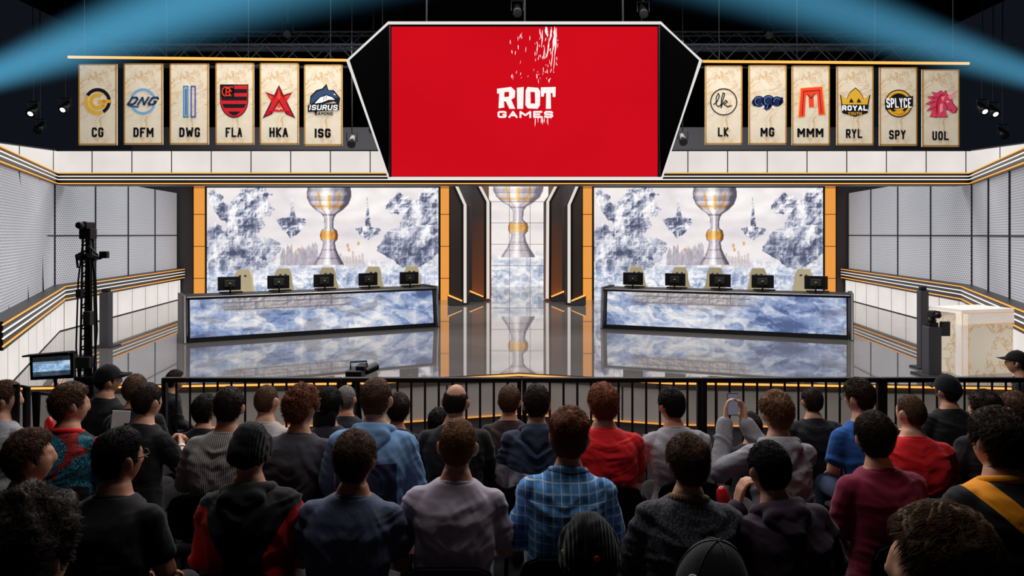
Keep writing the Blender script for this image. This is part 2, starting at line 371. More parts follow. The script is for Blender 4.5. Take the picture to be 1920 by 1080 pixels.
b=MB(); b.extr([Vector((1.1,22.6,0)),Vector((1.46,28.2,0)),Vector((1.62,28.2,0)),Vector((1.3,22.6,0))],(0,0,4.2)); struct(b,'wall_corridor_right',m_brown)
# perforated side walls
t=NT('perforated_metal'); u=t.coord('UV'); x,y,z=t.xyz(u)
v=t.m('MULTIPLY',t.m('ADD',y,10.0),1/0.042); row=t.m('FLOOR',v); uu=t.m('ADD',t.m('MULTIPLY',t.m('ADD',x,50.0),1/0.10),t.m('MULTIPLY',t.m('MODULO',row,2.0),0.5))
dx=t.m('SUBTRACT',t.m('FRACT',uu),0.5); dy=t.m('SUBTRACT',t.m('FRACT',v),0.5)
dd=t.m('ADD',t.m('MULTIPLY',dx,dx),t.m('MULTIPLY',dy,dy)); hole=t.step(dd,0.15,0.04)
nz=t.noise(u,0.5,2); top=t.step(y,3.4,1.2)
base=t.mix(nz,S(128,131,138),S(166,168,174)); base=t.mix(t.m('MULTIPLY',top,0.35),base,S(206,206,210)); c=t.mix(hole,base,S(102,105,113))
m_perf=t.fin(c,0.6,0.0,0.5,c,.15); t.mat.cycles.emission_sampling='NONE'  # backlight put into the metal itself as emission, brighter lower down
def litmat(name,w,k):
    t=NT(name); u=t.coord('UV'); x,y,z=t.xyz(u)
    ln=t.m('LESS_THAN',t.m('FRACT',t.m('DIVIDE',t.m('ADD',x,80.0),w)),0.026); nz=t.noise(u,1.3,2)
    c=t.mix(ln,t.mix(nz,S(218,210,205),S(252,246,240)),S(34,32,32)); return t.fin(t.mix(ln,S(100,100,100),S(20,20,20)),0.6,0,k,c,.1)
m_lit=litmat('lit_panel_row',.80,.88); m_litw=litmat('lit_base_row',.9,.86)
m_rail=M('rail_black',S(22,20,20),0.4)
UPL=[(-6.46,8.6),(-9.2,15.0),(-10.1,22.5)]; LOL=[(-6.10,8.6),(-9.2,15.0),(-10.1,22.5)]
UPR=[(-a+0.05,b) for a,b in UPL]; LOR=UPR
tn=3
for side,path,upath in(('left',LOL,UPL),('right',LOR,UPR)):
    sg=1 if side=='left' else -1
    w=MB(); lo=MB(); rail=MB(); bars=MB(); s0=0
    for si in range(2):
        a,b_=path[si],path[si+1]; ua,ub=upath[si],upath[si+1]
        A=Vector((a[0],a[1],0)); B=Vector((b_[0],b_[1],0)); UA=Vector((ua[0],ua[1],0)); UB=Vector((ub[0],ub[1],0)); ln_=(B-A).length; tdir=(B-A)/ln_; n=Vector((tdir.y,-tdir.x,0))*sg
        z=Vector((0,0,1))
        w.quad(A+z*0.6,B+z*0.6,UB+z*3.2,UA+z*3.2,[(s0,.6),(s0+ln_,.6),(s0+ln_,3.2),(s0,3.2)])
        Al=A+n*0.1; Bl=B+n*0.1
        lo.quad(Al+z*0.02,Bl+z*0.02,Bl+z*0.62,Al+z*0.62,[(s0,0),((s0+ln_),0),((s0+ln_),.6),(s0,.6)])
        rail.extr([A,A+n*0.2,B+n*0.2,B],(0,0,0.34))
        k=4
        for i in range(k+1):
            f=i/k; q0=A.lerp(B,f)+n*.015+z*.7; q1=UA.lerp(UB,f)+n*.015+z*3.2; bars.tube([q0,q1],.016,6)
        bars.tube([A.lerp(UA,.5)+n*0.015+z*1.93,B.lerp(UB,.5)+n*0.015+z*1.93],0.014,6)
        s0+=ln_
    for i,v in enumerate(rail.v): rail.v[i]=(v[0],v[1],v[2]+0.6)
    struct(w,'wall_'+side,m_perf,origin=(0,0,0))
    struct(lo,'baseboard_'+side,m_litw,origin=(0,0,0)); struct(rail,'trim_%d'%tn,m_rail); tn+=1
    struct(bars,'trim_%d'%tn,m_black); tn+=1
    for zz,mt,rr in((0.91,e_gold,.010),(0.83,e_white,.010),(0.75,e_white,.010),(0.66,e_gold,.010)):
        q=MB(); q.tube([Vector((p[0]+sg*.235,p[1],zz)) for p in path],rr,6); struct(q,'trim_%d'%tn,mt); tn+=1
# overhead fascia
FP=[(-6.40,8.6),(-9.14,15.0),(9.2,15.0),(6.45,8.6)]
wb=MB(); db=MB(); s0=0
WP=[(-9.9,11.0),(-9.5,13.4),(-9.16,15.04),(9.22,15.04),(9.56,13.4),(9.96,11.0)]
for (a,b_) in zip(WP[:-1],WP[1:]):
    A=Vector((a[0],a[1],0));B=Vector((b_[0],b_[1],0)); ln_=(B-A).length; z=Vector((0,0,1))
    n=(B-A).normalized(); n=Vector((-n.y,n.x,0))
    wb.quad(A+z*3.18,B+z*3.18,B+z*3.63,A+z*3.63,[(s0,0),(s0+ln_,0),(s0+ln_,.43),(s0,.43)])
    db.extr([A+n*.02+z*3.2,B+n*.02+z*3.2,B+n*0.4+z*3.2,A+n*0.4+z*3.2],(0,0,0.46)); s0+=ln_
for (a,b_) in zip(FP[:-1],FP[1:]):
    A=Vector((a[0],a[1],0));B=Vector((b_[0],b_[1],0)); n=(B-A).normalized(); n=Vector((-n.y,n.x,0)); z=Vector((0,0,1))
    db.extr([A+z*2.95,B+z*2.95,B+n*0.5+z*2.95,A+n*0.5+z*2.95],(0,0,0.25))
struct(wb,'trim_%d'%tn,m_lit,origin=(0,0,0)); tn+=1
struct(db,'trim_%d'%tn,m_rail); tn+=1
IN=[(-6.36,8.6),(-9.1,14.97),(9.16,14.97),(6.41,8.6)]
for zz,mt in((3.185,e_gold),(3.12,e_white),(3.055,e_white),(2.975,e_gold)):
    q=MB(); q.tube([Vector((a,b_,zz)) for a,b_ in IN],0.010,6); struct(q,'trim_%d'%tn,mt); tn+=1
# ================================================================= BACK SET
def orange_col(x0,x1,lab):
    d=22.3; r=empty('light_column',P((x0+x1)/2,440+F*CZ/d,d),lab,'light column')
    b=MB(); b.extr([P(x0,335,d),P(x1,335,d),P(x1,563,d),P(x0,563,d)],(0,0.2,0)); b.build('light_panel',e_orange,r)
    b=MB()
    for y in(352,402,462,522): b.extr([P(x0-.5,y-.6,d-.01),P(x1+.5,y-.6,d-.01),P(x1+.5,y+.6,d-.01),P(x0-.5,y+.6,d-.01)],(0,0.02,0))
    for x in(x0,x1): b.extr([P(x-1,335,d-.012),P(x+1,335,d-.012),P(x+1,563,d-.012),P(x-1,563,d-.012)],(0,0.03,0))
    b.build('frame',m_blackm,r)
orange_col(362,385,'glowing orange light column at the outer edge of the left led wall')
orange_col(825,843,'glowing orange light column at the inner edge of the left led wall')
orange_col(1092,1111,'glowing orange light column at the inner edge of the right led wall')
orange_col(1546,1568,'glowing orange light column at the outer edge of the right led wall')
W,H=430,212; X,Y=np.meshgrid(np.linspace(388,822,W),np.linspace(352,566,H)); img=art(X,Y)
dL=22.25
for k,(x0,x1,lab) in enumerate([(388,822,'large led wall of pale stone scenery behind the left player desk'),(1114,1543,'large led wall of pale stone scenery behind the right player desk')]):
    r=empty('led_wall',P((x0+x1)/2,440+F*CZ/dL,dL),lab,'led wall')
    grid_obj('image',P(x0,352,dL),P(x1,352,dL),P(x0,563,dL),W,H,img,m_led,r)
    b=MB(); b.extr([P(x0-2,349,dL+.02),P(x1+2,349,dL+.02),P(x1+2,563,dL+.02),P(x0-2,563,dL+.02)],(0,0.25,0)); b.build('cabinet',m_black,r)
dC=27.9; X,Y=np.meshgrid(np.linspace(567,672,116),np.linspace(352,556,212)); img=art(X,Y,False)
img=img*.80+np.array([250.,240,228])*.20
r=empty('led_wall',P(974,440+F*CZ/dC,dC),'narrow upright led wall with a silver cup at the end of the corridor','led wall')
grid_obj('image',P(915,338,dC),P(1034,338,dC),P(915,538,dC),116,212,img,m_led,r)
b=MB()
for x in(955,994): b.extr([P(x-.4,338,dC-.01),P(x+.4,338,dC-.01),P(x+.4,538,dC-.01),P(x-.4,538,dC-.01)],(0,.01,0))
for y in(378,418,458,498): b.extr([P(915,y-.4,dC-.01),P(1034,y-.4,dC-.01),P(1034,y+.4,dC-.01),P(915,y+.4,dC-.01)],(0,.01,0))
b.build('seam',m_grey,r)
b=MB(); b.extr([P(913,336,dC+.02),P(1036,336,dC+.02),P(1036,538,dC+.02),P(913,538,dC+.02)],(0,.2,0)); b.build('cabinet',m_black,r)
m_pill=M('pillar_bronze',S(58,50,46),0.35,0.5)
t=NT('pillar_brown'); o=t.coord(); x,y,z=t.xyz(o); m_pill2=t.fin(t.mix(t.step(z,.2,2.6),S(132,78,48),S(52,44,42)),.4,.3,.05)  # brown panel; warm light near the base painted in, fading upward
def pillar(pts,strip,d,mat,lab,foot,sgn):
    r=empty('pillar',P(sum(p[0] for p in pts)/len(pts),440+F*CZ/d,d),lab,'pillar')
    b=MB(); b.extr([P(x,y,d) for x,y in pts],(0,0.7,0)); b.build('shaft',mat,r,bevel=0.015)
    b=MB()
    for (a,c_) in zip(strip[:-1],strip[1:]):
        b.extr([P(a[0]-2.8,a[1],d-.01),P(a[0]+2.8,a[1],d-.01),P(c_[0]+2.8,c_[1],d-.01),P(c_[0]-2.8,c_[1],d-.01)],(0,0.05,0))
    b.build('light_strip',e_pill,r)
    b=MB()
    for (a,c_) in zip(strip[:-1],strip[1:]):
        k=-5.4*sgn; b.extr([P(a[0]+k-1.6,a[1],d-.02),P(a[0]+k+1.6,a[1],d-.02),P(c_[0]+k+1.6,c_[1],d-.02),P(c_[0]+k-1.6,c_[1],d-.02)],(0,0.06,0))
    b.build('dark_edge',m_blackm,r)
    b=MB(); (fx0,fx1,fy)=foot
    b.extr([P(fx0,fy-18,d-.25),P(fx1,fy-7,d-.25),P(fx1,fy,d-.25),P(fx0,fy,d-.25)],(0,0.25,0)); b.build('foot',m_dark,r,bevel=0.01)
    b=MB(); b.extr([P(fx0,fy-19,d-.26),P(fx1,fy-8,d-.26),P(fx1,fy-6.5,d-.26),P(fx0,fy-17,d-.26)],(0,0.2,0)); b.build('foot_light',e_gold,r)
pillar([(845,325),(850,340),(877,385),(877,571),(845,571)],[(852,340),(872,384),(872,568)],20.7,m_pill,'dark outer pillar with white light strip left of the corridor',(840,866,572),1)
pillar([(886,325),(892,340),(919,378),(919,562),(886,562)],[(895,340),(915,378),(915,560)],22.0,m_pill2,'brown inner pillar with white light strip left of the corridor',(880,906,564),1)
pillar([(1090,325),(1086,340),(1062,385),(1062,571),(1090,571)],[(1086,340),(1067,384),(1067,568)],20.7,m_pill,'dark outer pillar with white light strip right of the corridor',(1098,1072,572),-1)
pillar([(1053,325),(1049,340),(1022,378),(1022,562),(1053,562)],[(1047,340),(1027,378),(1026,560)],22.0,m_pill2,'brown inner pillar with white light strip right of the corridor',(1060,1034,564),-1)
# ================================================================= HANGING SCREEN
d=14.2
r=empty('hanging_screen',P(984,335,d),'large hanging red screen with white lettering in a six-sided frame','screen')
t=NT('red_screen'); o=t.coord(); nz=t.noise(o,0.5,3); fine=t.noise(o,40,2)
c=t.mix(nz,S(196,10,24),S(222,16,32)); c=t.mix(t.m('MULTIPLY',fine,0.25),c,S(176,8,20)); m_red=t.fin((0.01,0,0,1),1.0,0,1.0,c,0.0)
b=MB(); b.extr([P(734,50,d),P(1233,50,d),P(1233,330,d),P(734,330,d)],(0,0.12,0)); b.build('screen_panel',m_red,r)
b=MB(); b.extr([P(655,112,d+.14),P(730,45,d+.14),P(1238,45,d+.14),P(1311,112,d+.14),P(1240,334,d+.14),P(727,334,d+.14)],(0,0.2,0)); b.build('dark_fill',m_void,r)  # black sheet fills the open frame sides, standing in for darkness behind
b=MB(); hexp=[(652,113),(728,43),(1239,43),(1314,113),(1241,334),(729,334)]
b.tube([P(x,y,d-.03) for x,y in hexp],0.027,10,closed=True); b.build('frame',e_tube,r,smooth=True)
for x in(731,1236):
    b=MB(); b.tube([P(x,48,d-.05),P(x,332,d-.05)],.02,8); b.build('inner_edge',m_blackm,r)
e_paper=E('screen_white',S(255,250,246),1.0,False)
q=MB(); dd=d-.012
def LP(x0,x1,y0,y1,pts): return [(x0+(x1-x0)*a/100,y0+(y1-y0)*b/100) for a,b in pts]
y0,y1=163,204
q.ppoly(LP(932,966,y0,y1,[(0,8),(78,0),(100,18),(98,48),(78,58),(100,100),(68,100),(48,66),(38,66),(40,94),(8,98),(12,30),(0,30)]),dd)
q.ppoly(LP(969,982,y0,y1,[(0,4),(100,0),(92,100),(6,100)]),dd)
q.ppoly(LP(985,1013,y0,y1,[(14,0),(86,4),(100,20),(98,84),(82,100),(16,98),(0,82),(2,16)]),dd)
q.ppoly(LP(1014,1042,y0,y1,[(0,2),(100,0),(98,46),(80,46),(78,28),(66,28),(68,100),(34,100),(36,28),(24,28),(20,44),(2,44)]),dd)
text(q,'GAMES',(933,208,1037,221),dd,.27)
q.build('lettering',e_paper,r)
q=MB(); q.ppoly(LP(932,966,y0,y1,[(40,24),(66,22),(66,44),(40,46)]),dd-.008); q.build('letter_counter',m_red,r)
q=MB(); q.ppoly(LP(985,1013,y0,y1,[(34,22),(64,24),(66,76),(36,76)]),dd-.008); q.build('letter_counter',m_red,r)
rg=random.Random(3)
def drip(q,x,y,w,h,bend=0.0):
    n=8; lft=[];rt=[]
    for i in range(n+1):
        f=i/n; k=(math.sin(math.pi*(0.06+0.92*f))**0.8)*w/2*(0.55+0.7*rg.random()); cx=x+bend*f*f+rg.uniform(-1,1)*w*.12
        lft.append((cx-k,y+h*f)); rt.append((cx+k,y+h*f))
    q.ppoly(lft+rt[::-1],dd)
q=MB()
for (x,y,w,h,bd) in [(1040,50,4.6,44,-3),(1043,52,2.8,58,-4),(1034,51,3,28,-5),(1024,50,5,20,3),(1017,56,2,34,-2),(1029,72,2.6,36,-4),(1036,90,2,36,-3),(1012,54,2.4,18,4),(1021,88,2,24,-3),(1008,78,1.4,26,-2),(1040,100,1.2,34,-3),(1027,92,1.6,18,-4)]: drip(q,x,y,w,h,bd)
for i in range(76):
    x=rg.choice([rg.uniform(956,980),rg.uniform(984,1045),rg.uniform(1006,1046),rg.uniform(1006,1046)]); drip(q,x,rg.uniform(58,150),rg.uniform(.6,1.7),rg.uniform(2,10),rg.uniform(-2,1))
for i in range(11): drip(q,rg.uniform(985,1036),rg.uniform(214,226),rg.uniform(.8,1.7),rg.uniform(5,15))
q.build('paint_splash',e_paper,r)
for x in(800,984,1168):
    q=MB(); q.tube([P(x,44,d+.2),Vector((P(x,44,d).x,d+.2,8.6))],0.02,8); q.build('suspension_rod',m_blackm,r)
for (a,b_,lab) in(((128,107),(650,113),'thin glowing amber light bar above the left row of banners'),((1318,115),(1817,119),'thin glowing amber light bar above the right row of banners')):
    r=empty('light_bar',P((a[0]+b_[0])/2,(a[1]+b_[1])/2,14.4),lab,'light bar')
    q=MB(); q.tube([P(a[0],a[1],14.36),P(b_[0],b_[1],14.36)],0.026,8); q.build('light_tube',e_gold,r)
    q=MB(); q.extr([P(a[0],a[1]+2,14.4),P(b_[0],b_[1]+2,14.4),P(b_[0],b_[1]+7,14.4),P(a[0],a[1]+7,14.4)],(0,.12,0)); q.build('housing',m_void,r)
    for k in range(4):
        x=a[0]+30+(b_[0]-a[0]-60)*k/3; p=P(x,110,14.46); q=MB(); q.tube([p,Vector((p.x,p.y,8.6))],0.01,6); q.build('suspension_cable',m_blackm,r)
# ================================================================= BANNERS
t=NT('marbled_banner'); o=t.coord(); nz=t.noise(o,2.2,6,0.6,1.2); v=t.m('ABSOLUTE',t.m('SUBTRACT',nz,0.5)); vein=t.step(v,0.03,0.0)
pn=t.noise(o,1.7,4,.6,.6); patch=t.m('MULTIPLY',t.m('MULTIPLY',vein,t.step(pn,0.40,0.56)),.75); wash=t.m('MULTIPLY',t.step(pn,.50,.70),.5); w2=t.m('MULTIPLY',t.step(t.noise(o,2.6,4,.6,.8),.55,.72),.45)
c=t.mix(t.noise(o,3.0,3),S(196,184,160),S(226,214,194)); c=t.mix(wash,c,S(202,172,126)); c=t.mix(w2,c,S(172,164,150)); c=t.mix(patch,c,S(180,134,72)); m_ban=t.fin(c,0.8,0,0.28,spec=.1)  # printed cloth glows by itself, in place of light on the banners
def ink(n,c): return M('ink_'+n,c,0.7,0,0.3,0.06,spec=.1)  # inks carry a similar self-glow, keeping the print as bright as the cloth
I={'dark':ink('dark',S(20,20,26)),'gold':ink('gold',S(208,160,50)),'blue':ink('blue',S(104,154,200)),'steel':ink('steel',S(46,66,98)),'teal':ink('teal',S(62,138,170)),'indigo':ink('indigo',S(78,88,156)),'red':ink('red',S(186,30,38)),'maroon':ink('maroon',S(100,18,28)),'white':ink('white',S(236,236,236)),'navy':ink('navy',S(24,34,72)),'orange':ink('orange',S(226,150,60)),'pink':ink('pink',S(206,66,96)),'red2':ink('scarlet',S(218,62,36)),'slate':ink('slate',S(88,112,156)),'rose':ink('rose',S(236,140,150))}
DB=14.4
def banner(box,code,crect,emb,lab):
    x0,y0,x1,y1=box; d=DB
    r=empty('banner',P((x0+x1)/2,y1,d),lab,'banner','team banners in two rows')
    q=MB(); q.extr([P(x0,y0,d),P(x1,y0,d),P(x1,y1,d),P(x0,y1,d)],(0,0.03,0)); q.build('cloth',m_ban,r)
    q=MB(); e=d-.006
    for (a,b_,c_,f) in((x0,y0,x1,y0+2),(x0,y1-3,x1,y1),(x0,y0,x0+2.6,y1),(x1-2.6,y0,x1,y1)): q.prect(a,b_,c_,f,e)
    q.build('border',m_gold,r)
    q=MB(); text(q,code,crect,d-.008,0.25); q.build('lettering',I['dark'],r)
    for k,(mt,fn) in enumerate(emb):
        q=MB(); fn(q,d-.008-.004*k); q.build('emblem',I[mt],r)
    for x in(x0+8,x1-8):
        q=MB(); q.tube([P(x,y0,d+.02),P(x,112,d+.02)],0.008,6); q.build('hanger',m_blackm,r)
def both(*fs):
    def g(q,d):
        for f in fs: f(q,d)
    return g
pp=lambda pts:(lambda q,d:q.ppoly(pts,d))
rg_=lambda *a,**k:(lambda q,d:q.pring(a[0],a[1],a[2],a[3],d,*a[4:],**k))
tx=lambda s,rc,b=0.22,sh=0.0:(lambda q,d:text(q,s,rc,d,b,sh))
sk=lambda pts,w:(lambda q,d:q.stroke(pts,w,d))
banner((147,120,219,272),'CG',(172,239,194,257),[('dark',both(rg_(183,190,18.5,25,-62,150),)),('gold',both(rg_(183,190,18.5,25,156,292),rg_(183,190,8.5,15.5,55,330),pp([(184,187),(208,187),(207,193),(184,193)]),pp([(192,187),(198,187),(198,202),(192,199)])))],'marbled banner with a ring emblem reading CG, leftmost of all')
banner((232,119,305,271),'DFM',(250,239,288,257),[('blue',both(rg_(268,190,20,24.5,20,160),rg_(268,190,20,24.5,200,340))),('steel',both(tx('DNG',(242,181,295,198),0.24,0.5),pp([(240,197.5),(262,199),(258,202),(242,200)])))],'marbled banner with a blue circular emblem reading DFM')
banner((318,119,391,271),'DWG',(336,239,375,257),[('teal',both(sk([(344.5,219),(344.5,162),(352,162),(352,219),(344.5,219)],2.8))),('indigo',both(sk([(358.5,219),(358.5,162),(366,162),(366,219),(358.5,219)],2.8),pp([(347,166),(350,166),(350,216),(347,216)])))],'marbled banner with two upright blue bars reading DWG')
def shield_st(q,d):
    for i in range(1,8,2):
        y=160+i*7
        if y<195: q.prect(415.5,y,463,y+7,d)
        else:
            k=lambda yy: 24*math.cos(min(1,(yy-188)/31)*math.pi/2)
            q.ppoly([(439-k(y),y),(439+k(y),y),(439+k(min(218,y+7)),min(218,y+7)),(439-k(min(218,y+7)),min(218,y+7))],d)
shp=[(414,160),(464,160),(464,188)]+[(439+25*math.cos(a),188+31*math.sin(a)) for a in np.linspace(0,math.pi,18)]+[(414,188)]
banner((404,118,476,271),'FLA',(423,239,454,257),[('dark',pp([(439+(x-439)*1.06,188+(y-188)*1.06) for x,y in shp])),('red',pp(shp)),('dark',both(shield_st,pp([(414,160),(439,160),(439,182),(414,182)]))),('red2',both(sk([(428,164),(421,163),(417,168),(417,175),(421,180),(428,179)],2),sk([(424,180),(424,166),(430,166),(432,169),(430,172),(424,172)],1.8),sk([(428,172),(433,180)],1.8),sk([(430,180),(430,163),(437,163)],1.6),sk([(430,171),(435,171)],1.6)))],'marbled banner with a red and black striped shield reading FLA')
hk=lambda pts:[pts,[(1046-x,y) for x,y in pts]]
banner((487,118,560,271),'HKA',(505,239,540,257),[('maroon',both(*[pp(p) for p in hk([(523,159),(523,192),(510,214),(492,222),(511,184),(496,172),(514,178)])])),('red',both(*[pp(p) for p in hk([(523,163),(519,178),(512,188),(498,217),(509,211),(523,187)])+hk([(499,175),(514,181),(510,192),(505,184)])+hk([(495,213),(520,204),(523,207),(523,210),(516,209)])])),('red2',both(*[pp(p) for p in hk([(523,170),(520,182),(523,187)])+hk([(502,177),(511,182),(509,186)])+hk([(523,193),(518,199),(523,203)])]))],'marbled banner with a red pointed star emblem reading HKA')
banner((570,121,642,273),'ISG',(590,241,620,258),[('dark',both(pp([(580,198),(582,180),(593,169),(604,166),(612,157),(616,169),(626,169),(638,184),(636,196),(626,190),(614,193),(600,197),(592,214)]))),('steel',both(pp([(582,196),(584,182),(594,172),(606,168),(612,161),(614,170),(624,171),(634,182),(630,185),(622,180),(610,177),(598,183),(588,192)]))),('white',both(pp([(590,194),(600,183),(612,179),(622,182),(628,187),(616,187),(604,192)]),pp([(626,175),(630,178),(626,178)]))),('dark',both(pp([(577,197),(636,193),(636,206),(577,210)]),tx('GAMING',(590,210,624,216),0.24),sk([(612,180),(611,187)],1),sk([(608,181),(606,189)],1))),('white',tx('ISURUS',(580,196.5,633,206.5),0.2,0.15))],'marbled banner with a steel blue shark emblem reading ISG')
banner((1322,123,1392,271),'LK',(1346,239,1366,256),[('dark',both(rg_(1357,191,23.5,25.5),sk([(1338,196),(1345,190),(1349,180),(1347,175),(1343,182),(1343,196),(1347,200),(1352,196),(1356,186),(1359,176),(1356,174),(1353,184),(1352,202),(1355,194),(1361,188),(1364,191),(1357,195),(1364,200),(1372,198)],1.9)))],'marbled banner with a thin circle around script letters reading LK')
banner((1404,122,1475,271),'MG',(1426,239,1452,256),[('navy',both(rg_(1423,190,0,11,n=24,sy=.95),rg_(1441,190,0,12,n=24,sy=1.0),rg_(1457,190,0,10,n=24,sy=.95),pp([(1412,186),(1409,192),(1413,199),(1420,198),(1420,188)]),pp([(1436,196),(1432,203),(1437,207),(1444,204),(1446,196)]),pp([(1460,184),(1468,182),(1469,192),(1462,198)]))),('slate',both(rg_(1423,190,6.5,8,60,260,n=16),rg_(1441,189,7,8.6,40,240,n=16),rg_(1457,190,5.4,6.8,20,200,n=16),sk([(1428,194),(1431,200)],1.5),sk([(1440,196),(1438,203)],1.5))),('white',both(pp([(1432,197),(1428,204),(1433,201)]),pp([(1449,197),(1452,204),(1447,201)])))],'marbled banner with a dark blue elephant emblem reading MG')
mm=[(1498,219),(1502,166),(1541,163),(1546,214),(1535,215),(1532,176),(1525,176.5),(1526,200),(1517,201),(1516,177.5),(1511,178),(1509,218)]
banner((1485,123,1556,272),'MMM',(1495,240,1544,257),[('orange',pp([(1521+(x-1521)*1.09,191+(y-191)*1.05) for x,y in mm])),('red2',pp(mm)),('maroon',both(sk([(1504,216),(1507,171.5),(1536.5,169),(1540,212)],1.2),sk([(1514,177),(1521,184),(1528,176)],1.6)))],'marbled banner with a bold red letter M reading MMM')
crown=[(1580,198),(1577,178),(1588,186),(1594,174),(1604,166),(1613,174),(1619,186),(1630,178),(1626,198)]
banner((1569,124,1638,272),'RYL',(1586,242,1617,259),[('dark',both(pp([(1603+(x-1603)*1.08,184+(y-184)*1.12) for x,y in crown]),pp([(1577,196),(1629,196),(1627,212),(1603,219),(1579,212)]))),('gold',both(pp(crown),tx('YOUTH',(1590,210,1616,216),0.22))),('dark',both(pp([(1592,192),(1596,184),(1601,192)]),pp([(1606,192),(1610,184),(1615,192)]),pp([(1577,196),(1629,196),(1627,209),(1579,209)]))),('white',tx('ROYAL',(1579,197.5,1627,207.5),0.24))],'marbled banner with a golden crown emblem reading RYL')
banner((1649,126,1720,273),'SPY',(1667,244,1698,261),[('dark',rg_(1685,194,0,26)),('gold',both(rg_(1685,194,19,24,10,350),rg_(1685,194,8,14,-170,60),pp([(1672,210),(1690,206),(1700,212),(1686,217)]))),('dark',pp([(1659,186),(1712,180),(1712,200),(1660,206)])),('white',tx('SPLYCE',(1662,184,1709,202),0.17,-0.05))],'marbled banner with a round black and gold emblem reading SPY')
uni=[(1760,180),(1768,176),(1773,170),(1776,178),(1783,184),(1786,194),(1794,203),(1791,211),(1784,212),(1777,205),(1772,206),(1777,219),(1756,219),(1753,206),(1756,192)]
mane=[(1772,177),(1764,170),(1758,175),(1747,173),(1752,180),(1739,182),(1748,188),(1736,195),(1747,198),(1738,208),(1749,207),(1744,218),(1757,220),(1760,204),(1764,190)]
banner((1729,130,1799,275),'UOL',(1748,246,1779,263),[('maroon',both(pp([(1764+(x-1764)*1.05,196+(y-196)*1.04) for x,y in mane]),pp([(1768+(x-1768)*1.08,198+(y-198)*1.05) for x,y in uni]))),('pink',both(pp(uni),pp(mane))),('maroon',both(sk([(1766,176),(1758,186),(1756,198),(1758,212)],1.4),sk([(1757,182),(1748,184)],1.2),sk([(1754,190),(1744,194)],1.2),sk([(1754,200),(1745,205)],1.2),sk([(1776,205),(1785,207)],1.2),sk([(1770,192),(1776,200),(1774,208)],1.1))),('rose',both(pp([(1777,181),(1794,168),(1783,187)]),pp([(1764,182),(1772,180),(1768,190)]),pp([(1762,196),(1768,194),(1768,208),(1762,212)]))),('white',pp([(1775,189),(1780,190.5),(1776,192.5)]))],'marbled banner with a pink horned horse emblem reading UOL, rightmost of all')
# ================================================================= RIGGING
def truss(p0,p1,h,lab):
    p0=Vector(p0);p1=Vector(p1); q=MB(); D=(p1-p0); L_=D.length; a=Vector((0,h/2,0)); b=Vector((0,0,h/2)); cs=[a+b,a-b,-a-b,-a+b]
    r=empty('lighting_truss',(p0+p1)/2-b,lab,'truss')
    for c in cs: q.tube([p0+c,p1+c],0.025,6)
    q.build('chords',m_truss,r); q=MB(); n=int(L_/h)
    for i in range(n):
        s=p0+D*(i/n); e=p0+D*((i+1)/n)
        for k in range(4):
            c1,c2=(cs[k],cs[(k+1)%4]) if i%2 else (cs[(k+1)%4],cs[k]); q.tube([s+c1,e+c2],0.012,4)
    q.build('lattice',m_truss,r)
    for f in(.1,.37,.63,.9):
        s=p0+D*f+b; q=MB(); q.tube([s,Vector((s.x,s.y,8.6))],.012,6); q.build('hanging_cable',m_blackm,r)
truss((-11,16.5,5.9),(11,16.5,5.9),0.4,'dark lattice truss running behind the banners and hanging screen')
truss((-11,19.5,7.0),(11,19.5,7.0),0.4,'dark lattice truss near the ceiling, farthest from the camera')
truss((-11,15.2,7.0),(11,15.2,7.0),0.36,'dark lattice truss crossing above the hanging screen')
def parcan(px,py,d,lab,lit=True,az=0.0):
    p=P(px,py,d); r=empty('stage_lamp',p,lab,'stage lamp','small lamps hung in the dark rigging')
    m=Matrix.Rotation(math.radians(90+40),3,'X'); m=Matrix.Rotation(az,3,'Z')@m
    q=MB(); q.lathe([(0.03,-.2),(0.07,-.17),(0.085,0.0),(0.095,0.12)],p,16,m); q.build('housing',m_blackm,r,smooth=True)
    q=MB(); q.lathe([(0.0,.118),(0.055 if lit else .085,.121),(0.05,.126),(0.0,.13)],p,16,m); q.build('lens',e_lens if lit else m_dark,r)
    q=MB(); q.tube([p+Vector((-.12,0,0)),p+Vector((-.12,0,.2)),p+Vector((.12,0,.2)),p+Vector((.12,0,0))],0.012,6); q.build('yoke',m_blackm,r)
    q=MB(); q.tube([p+Vector((0,0,.2)),Vector((p.x,p.y,8.6))],0.013,6); q.build('hanging_pipe',m_blackm,r)
for i,(x,y,d,lit,lab) in enumerate([(62,208,16,True,'small lit lamp at the far left below the blue beam'),(122,201,16.5,True,'small lit lamp just left of the leftmost banner'),(1842,204,16,True,'small lit lamp right of the rightmost banner, nearest to it'),(1862,209,16.4,True,'small lit lamp at the far right, outer of the pair'),(970,20,14.8,False,'unlit lamp hung above the middle of the hanging screen'),(660,266,17,False,'unlit lamp in the dark between the left banners and screen'),(1206,22,15,False,'unlit lamp above the right top corner of the hanging screen'),(700,240,18,False,'unlit lamp behind the left edge of the screen frame'),(1280,262,17.5,False,'unlit lamp in the dark right of the hanging screen'),(75,240,17,False,'unlit lamp in the dark below the far left lit lamp'),(1880,250,17,False,'unlit lamp in the dark below the far right lit lamps'),(540,60,17,False,'unlit lamp in the rigging above the left banners'),(1440,62,17,False,'unlit lamp in the rigging above the right banners')]):
    parcan(x,y,d,lab,lit)
